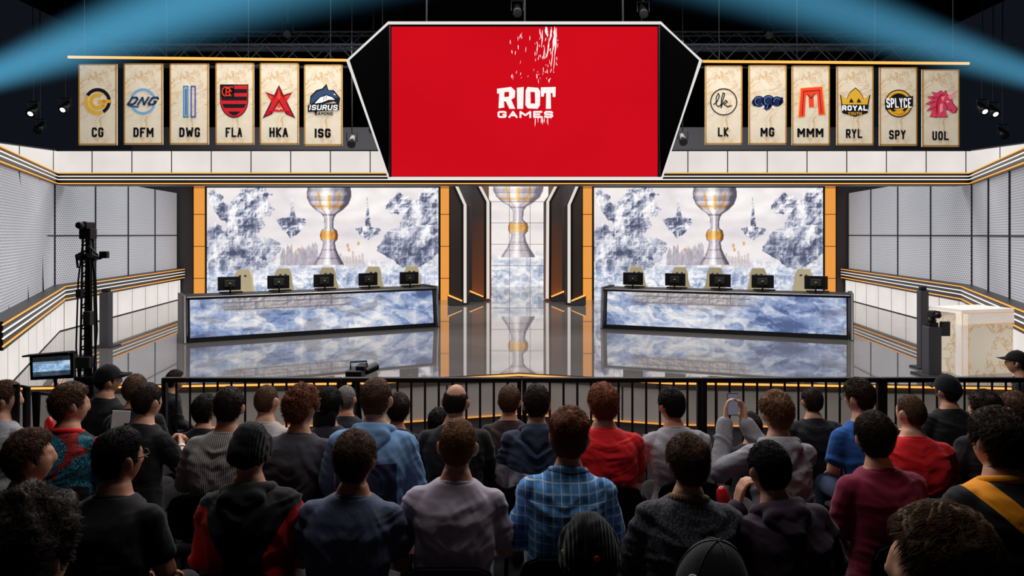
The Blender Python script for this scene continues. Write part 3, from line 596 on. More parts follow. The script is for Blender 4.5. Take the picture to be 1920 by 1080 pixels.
for (ap,e1,e2,far,lab) in(((-318,251),(640,0),(210,0),1150,'blue spotlight beam crossing the dark ceiling at upper left'),((2330,276),(1310,0),(1660,0),1150,'blue spotlight beam crossing the dark ceiling at upper right')):
    d=11.5; A=P(ap[0],ap[1],d); v1=(P(*e1,d)-A).normalized(); v2=(P(*e2,d)-A).normalized(); ax=(v1+v2).normalized(); half=math.acos(max(-1,min(1,v1.dot(v2))))/2*1.45
    r=empty('spotlight',A,lab,'spotlight'); rotq=Vector((0,0,1)).rotation_difference(ax); rot=rotq.to_matrix(); L_=far*d/F; tn_=math.tan(half)
    t=NT('blue_haze'); t.t.nodes.remove(t.b); em=t.n('ShaderNodeEmission'); em.inputs[0].default_value=S(92,184,228)
    x,y,z=t.xyz(t.coord()); rr=t.m('SQRT',t.m('ADD',t.m('MULTIPLY',x,x),t.m('MULTIPLY',y,y))); q_=t.m('DIVIDE',rr,t.m('MULTIPLY',z,tn_))
    fall=t.m('POWER',t.m('MAXIMUM',t.m('SUBTRACT',1.0,t.m('MULTIPLY',q_,q_)),0.0),2.4)
    t.set(em.inputs[1],t.m('DIVIDE',t.m('MULTIPLY',fall,4.3),t.m('ADD',z,.6))); t.t.links.new(em.outputs[0],t.out.inputs['Volume']); t.mat.cycles.emission_sampling='NONE'
    q=MB(); q.lathe([(tn_*.3,.3),(tn_*L_,L_)],(0,0,0),40); o=q.build('beam',t.mat,r,True); o.rotation_mode='QUATERNION'; o.rotation_quaternion=rotq
    q=MB(); q.lathe([(0.06,-.3),(.13,-.25),(.14,.1),(.12,.28)],A,20,rot); q.build('housing',m_blackm,r,smooth=True)
    q=MB(); q.tube([A,Vector((A.x,A.y,8.6))],.02,8); q.build('hanging_pipe',m_blackm,r)
# ================================================================= DESKS
m_cream=M('chair_cream',S(226,214,176),0.6,em=.10,var=.06); m_keys=M('key_grey',S(40,40,44),0.5); m_yel=M('yellow_sticker',S(214,200,70),0.5)  # cream carries a faint self-glow to brighten the chairs
def make_monitor():
    r=empty('monitor',(0,0,0),'x','monitor','black monitors on the player desks')
    q=MB(); q.box((0,0,.2),(.42,.03,.26)); q.build('screen_panel',m_black,r,True,bevel=0.008)
    q=MB(); q.box((0,-.03,.2),(.2,.035,.14)); q.build('rear_housing',m_dark,r,True,bevel=0.012)
    q=MB(); q.tube([(0,-.05,.2),(0,-.07,.1),(0,-.06,.01)],0.016,8); q.build('stand',m_blackm,r,True)
    q=MB(); q.extr([Vector((-.13,.02,0)),Vector((0,-.09,0)),Vector((.13,.02,0)),Vector((.11,.03,0)),Vector((0,-.05,0)),Vector((-.11,.03,0))],(0,0,.012)); q.build('base',m_blackm,r,True)
    q=MB(); q.box((0,-.052,.2),(.035,.004,.035)); q.build('badge',m_yel,r,True)
    return r
def make_gchair():
    r=empty('gaming_chair',(0,0,0),'x','chair','cream gaming chairs at the player desks')
    k=.74
    q=MB(); out=[(-.20,.45),(-.25,.62),(-.27,.80),(-.22,.95),(-.20,1.10),(-.14,1.21),(.14,1.21),(.20,1.10),(.22,.95),(.27,.80),(.25,.62),(.20,.45)]
    q.extr([Vector((x*k,.20+.12*(z-.45),z)) for x,z in out],(0,.1,0)); q.build('backrest',m_cream,r,True,bevel=.022)
    q=MB(); q.extr([Vector((x*.62*k,.185+.12*(z-.45),z*.97+.02)) for x,z in out],(0,.03,0)); q.build('back_cushion',m_cream,r,True,bevel=.012)
    for s in(-1,1):
        q=MB(); q.box((s*.055,.272,1.10),(.05,.04,.03),ry=s*.3); q.build('head_slot',m_black,r,True,bevel=.01)
    q=MB(); q.box((0,-.02,.43),(.46,.48,.1)); q.build('seat',m_cream,r,True,bevel=.04)
    for s in(-1,1):
        q=MB(); q.box((s*.28,-.02,.64),(.08,.28,.03)); q.tube([(s*.28,0,.63),(s*.27,0,.42),(s*.2,0,.4)],.02,8); q.build('armrest',m_black,r,True,bevel=.008)
    q=MB(); q.tube([(0,0,.38),(0,0,.1)],.035,10); q.build('gas_stem',m_blackm,r,True)
    q=MB()
    for k in range(5):
        a=k*2*math.pi/5; q.tube([(0,0,.11),(.32*math.cos(a),.32*math.sin(a),.06)],[.035,.022],8)
        q.lathe([(.0,0),(.03,.0),(.035,.03),(.03,.06),(0,.06)],(.32*math.cos(a),.32*math.sin(a),0),10)
    q.build('wheel_base',m_black,r,True)
    return r
def make_kb():
    q=MB(); q.box((0,0,.012),(.42,.14,.022))
    for i in range(4):
        for j in range(12): q.box((-.19+j*.0345,-.045+i*.03,.026),(.028,.024,.008))
    o=q.build('keyboard',m_keys,origin=(0,0,0)); setp(o,'x','keyboard','keyboards on the player desks'); return o
mon0=make_monitor(); ch0=make_gchair(); kb0=make_kb(); first=[True]
order=['leftmost','second from left','middle','second from right','rightmost']
def desk(bl,br,side,mpx,cpx,seed):
    A=G(*bl);B=G(*br); u=(B-A).normalized(); v=Vector((-u.y,u.x,0)); W_=(B-A).length; rz=math.atan2(u.y,u.x); H_=.8
    r=empty('player_desk',(A+B)/2,'long %s player desk with an icy rock picture across its front'%side,'desk',None,rz); h=W_/2
    Wn,Hn=320,58; Xg,Yg=np.meshgrid(np.linspace(0,465,Wn),np.linspace(0,84,Hn))
    grid_obj('front_screen',(-h+.06,.075,H_-.03),(h-.06,.075,H_-.03),(-h+.06,.005,.09),Wn,Hn,art_desk(Xg,Yg,seed),m_leddesk,r,True)
    q=MB(); q.extr([Vector((-h+.03,.012,.0)),Vector((h-.03,.012,.0)),Vector((h-.03,.082,H_-.03)),Vector((-h+.03,.082,H_-.03))],(0,.06,0)); q.build('front_board',m_black,r,True)
    q=MB(); q.box((0,.46,H_),(W_+.02,.86,.05)); q.build('desktop',m_black,r,True,bevel=.008)
    q=MB(); q.tube([(-h,.028,H_+.022),(h,.028,H_+.022)],.009,6); q.build('edge_strip',m_silver,r,True)
    for s in(-1,1):
        q=MB(); q.extr([Vector((s*h,-.03,0)),Vector((s*h,.05,H_+.05)),Vector((s*h,.9,H_+.05)),Vector((s*h,.9,0))],(s*.06,0,0)); q.build('side_panel',m_charcoal,r,True,bevel=.01)
        q=MB(); q.tube([(s*(h+.03),-.045,.01),(s*(h+.03),.035,H_+.06)],.02,8); q.build('corner_strip',m_silver,r,True)
    q=MB(); q.box((0,.5,.04),(W_-.1,.7,.08)); q.build('plinth',m_black,r,True)
    def at(px,off):
        k=(px-960)/F; o_=A+v*off; s_=(k*o_.y-o_.x)/(u.x-k*u.y); return o_+u*s_
    for i in range(5):
        m_=mon0 if first[0] else copy_tree(mon0); c_=ch0 if first[0] else copy_tree(ch0); k_=kb0 if first[0] else copy_tree(kb0); first[0]=False
        p=at(mpx[i],.42); m_.location=(p.x,p.y,H_+.025); m_.rotation_euler=(0,0,rz+RNG.uniform(-.12,.12)); m_['label']='black monitor seen from behind, %s on the %s player desk'%(order[i],side)
        p=at(mpx[i]+3,.70); k_.location=(p.x,p.y,H_+.025); k_.rotation_euler=(0,0,rz); k_['label']='low black keyboard, %s on the %s player desk'%(order[i],side)
        p=at(cpx[i],1.35); c_.location=(p.x,p.y,0); c_.rotation_euler=(0,0,rz*.4+RNG.uniform(-.25,.25)); c_['label']='cream gaming chair, %s behind the %s player desk'%(order[i],side)
desk((350,644),(818,613),'left',[430,522,607,690,767],[446,529,618,698,772],60)
desk((1132,616),(1594,638),'right',[1187,1266,1350,1430,1530],[1199,1272,1340,1428,1506],75)
# ================================================================= STAGE EXTRAS
def post(px,yt,yb,w,lab):
    g=G(px,yb); h=(yb-yt)*g.y/F; ww=w*g.y/F
    r=empty('camera_post',g,lab,'post')
    q=MB(); q.box(g+Vector((0,0,h/2)),(ww,ww,h)); q.build('column',m_charcoal,r,bevel=.008)
    q=MB(); q.box(g+Vector((0,0,.012)),(ww*2.2,ww*2.2,.024)); q.build('base_plate',m_dark,r)
    q=MB(); q.box(g+Vector((0,0,h+.03)),(ww*.7,ww*.7,.06)); q.build('cap',m_black,r,bevel=.01)
    return g,h
post(199,548,650,17,'slim grey post on the floor beside the camera crane')
post(1730,545,690,15,'taller slim grey post on the right of the stage')
g,h=post(1747,612,704,24,'shorter thick grey post carrying a camera on the right')
c0=g+Vector((0,0,h+.06)); r=empty('robotic_camera',c0,'small black robotic camera on top of the shorter grey post','camera')
q=MB(); q.lathe([(.05,0),(.06,.02),(.045,.05),(.03,.06)],c0,16); q.build('base',m_black,r,smooth=True)
q=MB(); q.box(c0+Vector((.02,-.02,.11)),(.12,.16,.1)); q.build('body',m_black,r,bevel=.02)
q=MB(); q.lathe([(.035,0),(.04,.05),(.03,.09)],c0+Vector((.0,-.1,.11)),14,Matrix.Rotation(math.radians(90),3,'X')); q.build('lens',m_blackm,r,smooth=True)
q=MB(); q.box(c0+Vector((.17,-.02,-.09)),(.13,.05,.2)); q.build('control_box',m_dark,r,bevel=.01)
t=NT('counter_marble'); o=t.coord(); nz=t.noise(o,3,6,.6,1.0); vein=t.step(t.m('ABSOLUTE',t.m('SUBTRACT',nz,.5)),.03,0.0); m_cm=t.fin(t.mix(vein,S(206,196,178),S(186,150,96)),.5,0,.38)  # marble given a self-glow so the front looks brightly lit
A=G(1803,705); ang=math.radians(14); u=Vector((math.cos(ang),math.sin(ang),0)); v=Vector((-u.y,u.x,0)); r=empty('counter',A,'white host counter with marble front and amber edges at right','counter'); CL=.9
m_lac=M('white_lacquer',S(226,220,212),.4,0,.40)  # lacquer glows too, an added brightness like the marble
q=MB(); q.extr([A+v*.02+u*.05,A+u*CL+v*.02,A+u*CL+v*.55,A+v*.55+u*.05],(0,0,.86)); q.build('body',m_cm,r)
q=MB(); q.extr([A+Vector((0,0,.86)),A+u*CL+Vector((0,0,.86)),A+u*CL+v*.6+Vector((0,0,.86)),A+v*.6+Vector((0,0,.86))],(0,0,.05)); q.build('countertop',m_lac,r,bevel=.006)
q=MB(); q.extr([A,A+u*.11,A+u*.11+v*.1,A+v*.1],(0,0,.86)); q.extr([A+Vector((0,0,.70)),A+u*CL+Vector((0,0,.70)),A+u*CL+v*.1+Vector((0,0,.70)),A+v*.1+Vector((0,0,.70))],(0,0,.16)); q.build('corner_panel',m_lac,r)
e_thin=E('thin_amber',S(226,158,92),.8)
for s in(.0,.11):
    q=MB(); q.tube([A+u*(s+.005)-v*.006+Vector((0,0,.02)),A+u*(s+.005)-v*.006+Vector((0,0,.86-s*1.4)),A+u*CL-v*.006+Vector((0,0,.86-s*1.4))],.005,6); q.build('edge_light',e_thin,r)
d=9.0; bx=P(165,440,d); b0=Vector((bx.x,d,-.6))
r=empty('camera_crane',b0,'tall black camera crane at left of the stage','camera crane')
q=MB()
for s in(-1,1):
    for k in(-1,1): q.tube([b0+Vector((s*.07,k*.05,.7)),b0+Vector((s*.04,k*.04,2.52))],.015,6)
q.box(b0+Vector((0,.02,1.6)),(.07,.03,1.8)); q.build('boom',m_black,r)
q=MB()
for i in range(14):
    z=.8+i*.125; wd=.15-.0045*i; q.box(b0+Vector((0,-.05,z)),(wd,.02,.018)); q.tube([b0+Vector((-wd/2,-.05,z)),b0+Vector((wd/2,-.05,z+.125))],.008,5)
q.build('boom_lattice',m_blackm,r)
for c_,s_ in(((-.01,-.03,1.02),(.17,.14,.14)),((.045,-.07,1.55),(.09,.09,.17)),((-.055,-.07,1.85),(.07,.08,.10))):
    q=MB(); q.box(b0+Vector(c_),s_); q.build('motor_housing',m_dark,r,bevel=.01)
q=MB(); q.lathe([(.045,-.11),(.045,.11)],b0+Vector((0,0,2.28)),14,Matrix.Rotation(math.radians(90),3,'Y')); q.build('pivot',m_dark,r,bevel=.006)
q=MB(); q.tube([b0+Vector((0,0,.0)),b0+Vector((0,0,.8))],.08,14); q.box(b0+Vector((0,0,.75)),(.24,.2,.2)); q.build('pedestal',m_black,r,bevel=.01)
for a in(90,210,330):
    q=MB(); q.tube([b0+Vector((0,0,.3)),b0+Vector((.55*math.cos(math.radians(a)),.55*math.sin(math.radians(a)),.02))],[.04,.025],8); q.build('tripod_leg',m_black,r)
q=MB(); q.box(b0+Vector((0,0,2.56)),(.14,.15,.13)); q.box(b0+Vector((.025,-.05,2.66)),(.085,.2,.08)); q.lathe([(.03,0),(.042,.08),(.038,.1)],b0+Vector((.025,-.15,2.66)),12,Matrix.Rotation(math.radians(90),3,'X')); q.box(b0+Vector((-.04,0,2.68)),(.03,.05,.06)); q.build('camera_head',m_black,r,bevel=.01)
q=MB(); q.tube([b0+Vector((.03,-.05,2.3)),b0+Vector((.2,-.1,2.27)),b0+Vector((.26,-.1,2.31))],.02,6); q.box(b0+Vector((.25,-.1,2.31)),(.09,.06,.08)); q.tube([b0+Vector((.03,-.05,2.42)),b0+Vector((.17,-.1,2.31))],.012,6); q.build('side_arm',m_black,r)
q=MB(); q.tube([b0+Vector((-.03,-.02,2.35)),b0+Vector((-.13,-.02,2.3)),b0+Vector((-.11,-.02,2.15))],.014,6); q.build('side_arm',m_black,r)
for xo,zz in((.11,1.4),(-.10,1.2)):
    q=MB(); q.tube([b0+Vector((xo*.4,-.03,2.5)),b0+Vector((xo,-.03,2.0)),b0+Vector((xo*1.2,-.04,zz)),b0+Vector((xo*.8,-.05,.8))],.011,6); q.build('cable',m_blackm,r,smooth=True)
q=MB(); q.tube([b0+Vector((0,-.1,.75)),b0+Vector((-.2,-.3,.78)),P(100,690,8.6)],.022,8); q.build('monitor_arm',m_black,r)
dm=8.5; r=empty('crane_monitor',P(97,712,dm),'small bright monitor on an arm showing the stage, left','monitor')
q=MB(); q.extr([P(56,666,dm),P(136,660,dm),P(137,708,dm),P(58,712,dm)],(0,.05,0)); q.build('housing',m_black,r,bevel=.006)
Xg,Yg=np.meshgrid(np.linspace(120,330,80),np.linspace(0,84,40)); a_=art_desk(Xg,Yg,88)*np.array([.75,.9,1.0]); a_[:10]*=.25; a_[30:]*=.4
grid_obj('display',P(61,671,dm-.005),P(131,666,dm-.005),P(62,707,dm-.005),80,40,a_,m_leddesk,r)
q=MB(); q.extr([P(54,664,dm-.0),P(138,657,dm-.0),P(138,660,dm-.0),P(54,667,dm)],(0,-.12,0)); q.build('sun_hood',m_black,r)
d=7.9; p=P(668,700,d); r=empty('broadcast_camera',(p.x,d,-.6),'black broadcast camera on a tripod behind the barrier','camera'); b0=Vector((p.x,d,-.6)); hz=p.z+.6
q=MB(); q.box(b0+Vector((0,0,hz)),(.17,.3,.10)); q.box(b0+Vector((.06,.0,hz+.07)),(.1,.2,.05)); q.build('body',m_black,r,bevel=.015)
q=MB(); q.tube([b0+Vector((.07,.1,hz)),b0+Vector((.16,.25,hz+.03))],[.04,.05],14); q.build('lens',m_blackm,r)
q=MB(); q.tube([b0+Vector((-.06,0,hz+.04)),b0+Vector((-.06,0,hz+.12)),b0+Vector((.1,.05,hz+.12)),b0+Vector((.1,.05,hz+.08))],.011,6); q.build('handle',m_black,r)
for a in(90,210,330):
    q=MB(); q.tube([b0+Vector((0,0,hz-.06)),b0+Vector((.4*math.cos(math.radians(a)),.4*math.sin(math.radians(a)),.01))],[.03,.018],8); q.build('leg',m_black,r)
# ================================================================= BARRIER
db_=7.0; zt=CZ-272*db_/F; xs=np.linspace(P(304,0,db_).x,P(1990,0,db_).x,6)
bn=['nearest the camera crane','second from the left','in the middle','second from the right','at the right edge']
for i in range(5):
    x0,x1=xs[i]+.004,xs[i+1]-.004; r=empty('crowd_barrier',((x0+x1)/2,db_,-.6),'black metal railing section before the stage, '+bn[i],'barrier')
    q=MB(); q.box(((x0+x1)/2,db_,zt),(x1-x0,.06,.045)); q.build('top_rail',m_black,r,bevel=.008)
    q=MB(); q.box(((x0+x1)/2,db_,-.5),(x1-x0,.04,.04)); q.build('bottom_rail',m_black,r)
    for xx in(x0+.02,x1-.02):
        q=MB(); q.box((xx,db_,(zt-.6)/2),(.04,.05,zt+.6)); q.build('post',m_black,r)
    n=12
    for k in range(1,n+1):
        xx=x0+(x1-x0)*k/(n+1); q=MB(); q.tube([(xx,db_,-.5),(xx,db_,zt-.02)],.011,6); q.build('baluster',m_black,r)
for i,(pts,lab) in enumerate([([(52,800,5.6),(50,726,5.6),(28,722,5.2),(30,800,5.2)],'black tubular stair handrail at far left, outer one'),([(70,790,6.4),(68,736,6.4),(112,742,7.0),(112,830,7.0)],'black tubular stair handrail at far left, inner one')]):
    W_=[P(*q) for q in pts]; W_[0].z=-.6; W_[-1].z=-.6; W_[0].x=W_[1].x; W_[-1].x=W_[2].x
    if i==0: W_[-1].z=-.38
    q=MB(); q.tube(W_,.022,10); a=W_[0]*.35+W_[1]*.65; b=W_[3]*.35+W_[2]*.65; q.tube([a,b],.018,8); o=q.build('handrail',m_black); setp(o,lab,'handrail')
# ================================================================= PEOPLE
def sph(nu,nv):
    V=[];Fs=[]
    for j in range(1,nv):
        e=-math.pi/2+math.pi*j/nv
        for i in range(nu):
            a=2*math.pi*i/nu; V.append((math.cos(e)*math.sin(a),math.cos(e)*math.cos(a),math.sin(e)))
    for j in range(nv-2):
        for i in range(nu): Fs.append((j*nu+i,(j+1)*nu+i,(j+1)*nu+(i+1)%nu,j*nu+(i+1)%nu))
    b=len(V); V.append((0,0,-1)); V.append((0,0,1))
    for i in range(nu): Fs.append((b,i,(i+1)%nu)); Fs.append((b+1,(nv-2)*nu+(i+1)%nu,(nv-2)*nu+i))
    return np.array(V),Fs
def headpts(U,feat=True):
    sx,sy,sz=U[:,0],U[:,1],U[:,2]; lo=np.clip(-sz,0,1)
    x=.077*sx*(1-.30*lo**1.4); y=.098*sy; z=.118*sz
    y=np.where(sy<0,y*(1-.50*lo**1.1),y*(1-.10*lo)); y=np.where(sy>0,y*.97,y*1.02)
    x=x*(1+.05*np.clip(-sy,0,1)*np.clip(sz+.3,0,1))
    if feat:
        fr=np.clip(sy,0,1)**.5
        y=y+fr*(.026*np.exp(-(x/.013)**2)*np.interp(z,[-.046,-.034,-.02,.02,.03],[0,1,.85,.25,0])
            -.010*np.exp(-((np.abs(x)-.032)/.014)**2-((z-.006)/.012)**2)+.005*np.exp(-((z-.028)/.010)**2)*(np.abs(x)<.055)
            +.006*np.exp(-((z+.064)/.010)**2-(x/.024)**2)+.008*np.exp(-((z+.102)/.016)**2-(x/.026)**2))
    return np.stack([x,y,z],-1)
class PM:
    def __init__(s): s.V=[];s.F=[];s.n=0
    def add(s,V,Fs):
        V=np.asarray(V,float); s.V.append(V); s.F.extend([tuple(i+s.n for i in f) for f in Fs]); s.n+=len(V)
    def cap(s,p0,r0,p1,r1,n=12):
        p0=Vector(p0);p1=Vector(p1); t=(p1-p0); l=t.length; t=t/l if l>1e-6 else Vector((0,0,1)); up=Vector((0,0,1)) if abs(t.z)<.9 else Vector((0,1,0)); u=t.cross(up).normalized(); w=u.cross(t)
        V=[p0-t*r0]
        for (c,r,al) in((p0,r0,-50),(p0,r0,-20),(p0,r0,0),(p1,r1,0),(p1,r1,20),(p1,r1,50)):
            q=c+t*r*math.sin(math.radians(al)); k=r*math.cos(math.radians(al))
            for j in range(n): a=2*math.pi*j/n; V.append(q+(u*math.cos(a)+w*math.sin(a))*k)
        V.append(p1+t*r1); Fs=[]
        for j in range(n): Fs.append((0,1+(j+1)%n,1+j))
        for i in range(5):
            for j in range(n): Fs.append((1+i*n+j,1+i*n+(j+1)%n,1+(i+1)*n+(j+1)%n,1+(i+1)*n+j))
        e=len(V)-1
        for j in range(n): Fs.append((e,1+5*n+j,1+5*n+(j+1)%n))
        s.add([tuple(v) for v in V],Fs)
    def loft(s,rings,n=28,ex=2.4):
        V=[];Fs=[]
        for (z,cy,rx,ry) in rings:
            for j in range(n):
                a=2*math.pi*j/n; c=math.cos(a); q=math.sin(a); V.append((rx*math.copysign(abs(c)**(2/ex),c),cy+ry*math.copysign(abs(q)**(2/ex),q),z))
        for i in range(len(rings)-1):
            for j in range(n): Fs.append((i*n+j,i*n+(j+1)%n,(i+1)*n+(j+1)%n,(i+1)*n+j))
        Fs.append(tuple(range(n-1,-1,-1))); Fs.append(tuple((len(rings)-1)*n+j for j in range(n))); s.add(V,Fs)
    def ell(s,c,r,m=None):
        V,Fs=sph(16,10); V=V*np.array(r)
        if m is not None: V=V@np.array(m).T
        s.add(V+np.array(c),Fs)
    def arr(s): return np.concatenate(s.V,0)
_dt={}
def dtex(sc):
    if sc not in _dt:
        t=bpy.data.textures.new('folds','CLOUDS'); t.noise_scale=sc; t.noise_depth=2; _dt[sc]=t
    return _dt[sc]
def pobj(name,pm,mat,parent=None,voxel=.012,smooth=4,disp=0,dsc=.1,fold=0):
    me=bpy.data.meshes.new(name); me.from_pydata(pm.arr().tolist(),[],pm.F); me.materials.append(mat)
    me.polygons.foreach_set('use_smooth',[True]*len(me.polygons)); o=bpy.data.objects.new(name,me); COL.objects.link(o)
    if parent: o.parent=parent
    if voxel:
        r=o.modifiers.new('r','REMESH'); r.mode='VOXEL'; r.voxel_size=voxel; r.use_smooth_shade=True
    if smooth: q=o.modifiers.new('s','SMOOTH'); q.factor=.5; q.iterations=smooth
    if disp: q=o.modifiers.new('d','DISPLACE'); q.texture=dtex(dsc); q.strength=disp; q.mid_level=.5; q.texture_coords='LOCAL'
    if voxel or smooth or disp: APPLY.append(o)
    if fold: FOLD[o.name]=fold
    return o
SK=[M('skin_%d'%i,c,.55,var=.08,scale=30,spec=.25) for i,c in enumerate([S(206,152,124),S(190,134,104),S(222,170,142),S(160,112,84)])]
for m_ in SK: m_.node_tree.nodes['Principled BSDF'].inputs['Subsurface Weight'].default_value=.06; m_.node_tree.nodes['Principled BSDF'].inputs['Subsurface Radius'].default_value=(.02,.008,.004)
def hairmat(n,c):
    t=NT('hair_'+n); o=t.coord(); a=t.noise(o,240,2); b=t.noise(o,14,2); cc=t.mix(a,mul(c,.4),mul(c,1.6)); cc=t.mix(t.m('MULTIPLY',b,.4),cc,mul(c,.5)); return t.fin(cc,.7,spec=.18)
HC={'black':hairmat('black',S(26,22,21)),'dark':hairmat('dark',S(50,38,31)),'brown':hairmat('brown',S(94,67,50)),'lbrown':hairmat('light_brown',S(136,98,68)),'auburn':hairmat('auburn',S(120,70,46)),'blond':hairmat('dark_blond',S(104,77,52)),'grey':hairmat('grey',S(132,126,122)),'red':hairmat('red_brown',S(134,74,49))}
m_eye=M('eye_brownish',S(150,134,124),.3); m_lens=M('spectacle_black',S(16,16,18),.3); m_jean=fabric('denim',S(44,58,86)); m_trous=fabric('dark_trousers',S(24,24,28)); m_shoe=M('shoe_dark',S(36,34,34),.6)  # one brownish eye tone covers sclera and iris together
ARM={'lap':(((-.222,.05,.74),(-.10,.27,.67),(.45,.85,-.2),(0,0,-1)),((.222,.05,.74),(.10,.27,.67),(-.45,.85,-.2),(0,0,-1))),
'clasp':(((-.24,.13,.76),(-.07,.33,.86),(.5,.6,.5),(1,0,-.2)),((.24,.13,.76),(.07,.33,.86),(-.5,.6,.5),(-1,0,-.2))),
'chin':(((-.22,.19,.78),(-.12,.21,1.02),(.35,-.1,.9),(.9,.1,0)),((.225,.08,.74),(.05,.30,.72),(-.8,.5,.1),(0,0,-1))),
'phone':(((-.31,.19,.82),(-.232,.31,1.11),(.15,.25,1),(1,-.2,0)),((.06,.27,.83),(-.098,.33,1.10),(-.1,.25,1),(-1,-.2,0))),
'camera':(((-.28,.16,.82),(-.20,.32,.86),(-.2,.9,.3),(1,0,0)),((.24,.18,.80),(.03,.36,.86),(-.9,.4,.2),(-.3,.3,-1)))}
def hand(pm,w,dr,nr,side,cv=.9):
    w=Vector(w);f=Vector(dr).normalized();n=Vector(nr);n=(n-f*n.dot(f)).normalized();l=f.cross(n)
    if side>0: l=-l
    for k in(-1.5,-.5,.5,1.5): pm.cap(w+l*k*.011,.014,w+f*.085+l*k*.019,.0125,8)
    for k,ln in((1.5,.92),(.5,1.0),(-.5,.95),(-1.5,.75)):
        p=w+f*.088+l*k*.0205; dcur=f.copy(); r=.0098
        for sgm,bend in((.042,.35),(.027,.75),(.021,.6)):
            dcur=(Matrix.Rotation(bend*cv,3,f.cross(n))@dcur).normalized(); e=p+dcur*sgm*ln; pm.cap(p,r,e,r*.92,8); p=e; r*=.92
    p=w+f*.025+l*.022; dcur=(f*.6+l*.7+n*.25).normalized(); e=p+dcur*.042; pm.cap(p,.0135,e,.011,8); d2=(dcur+f*.6+n*.3).normalized(); pm.cap(e,.011,e+d2*.03,.0092,8)
TOR=[(.45,.0,.145,.105),(.50,.0,.170,.125),(.58,-.005,.168,.125),(.68,-.02,.150,.115),(.80,-.030,.156,.118),(.90,-.024,.166,.118),(.96,-.012,.164,.106),(1.00,-.004,.138,.090),(1.03,.002,.103,.074),(1.06,.006,.072,.062),(1.10,.012,.057,.057)]
def headmat(hc,yaw,pitch,roll): return Matrix.Translation(hc)@Matrix.Rotation(math.radians(-yaw),4,'Z')@Matrix.Rotation(math.radians(-pitch),4,'X')@Matrix.Rotation(math.radians(roll),4,'Y')
def xf(V,m):
    A=np.array(m); return V@A[:3,:3].T+A[:3,3]
def zline(a,back=-.07): return np.interp(a,[0,35,55,70,78,84,97,108,118,138,180],[.074,.072,.055,.02,-.025,.012,.030,.020,-.035,back+.01,back])
def headn(B):
    N=B/np.array([.077**2,.098**2,.118**2]); return N/np.linalg.norm(N,axis=1)[:,None]
def surf_shell(tfun,nu=72,nv=52):
    U,Fs=sph(nu,nv); B=headpts(U,False); N=headn(B)
    az=np.degrees(np.abs(np.arctan2(U[:,0],U[:,1]))); t,h=tfun(U,B,az); return U,B,N,t,h,Fs
def sines(U,f,seed,k=7):
    r=np.random.RandomState(seed); out=np.zeros(len(U))
    for i in range(k):
        d=r.randn(3); d/=np.linalg.norm(d); out+=np.sin(U@d*f*(.6+.8*r.rand())+r.rand()*6.3)
    return out/math.sqrt(k)
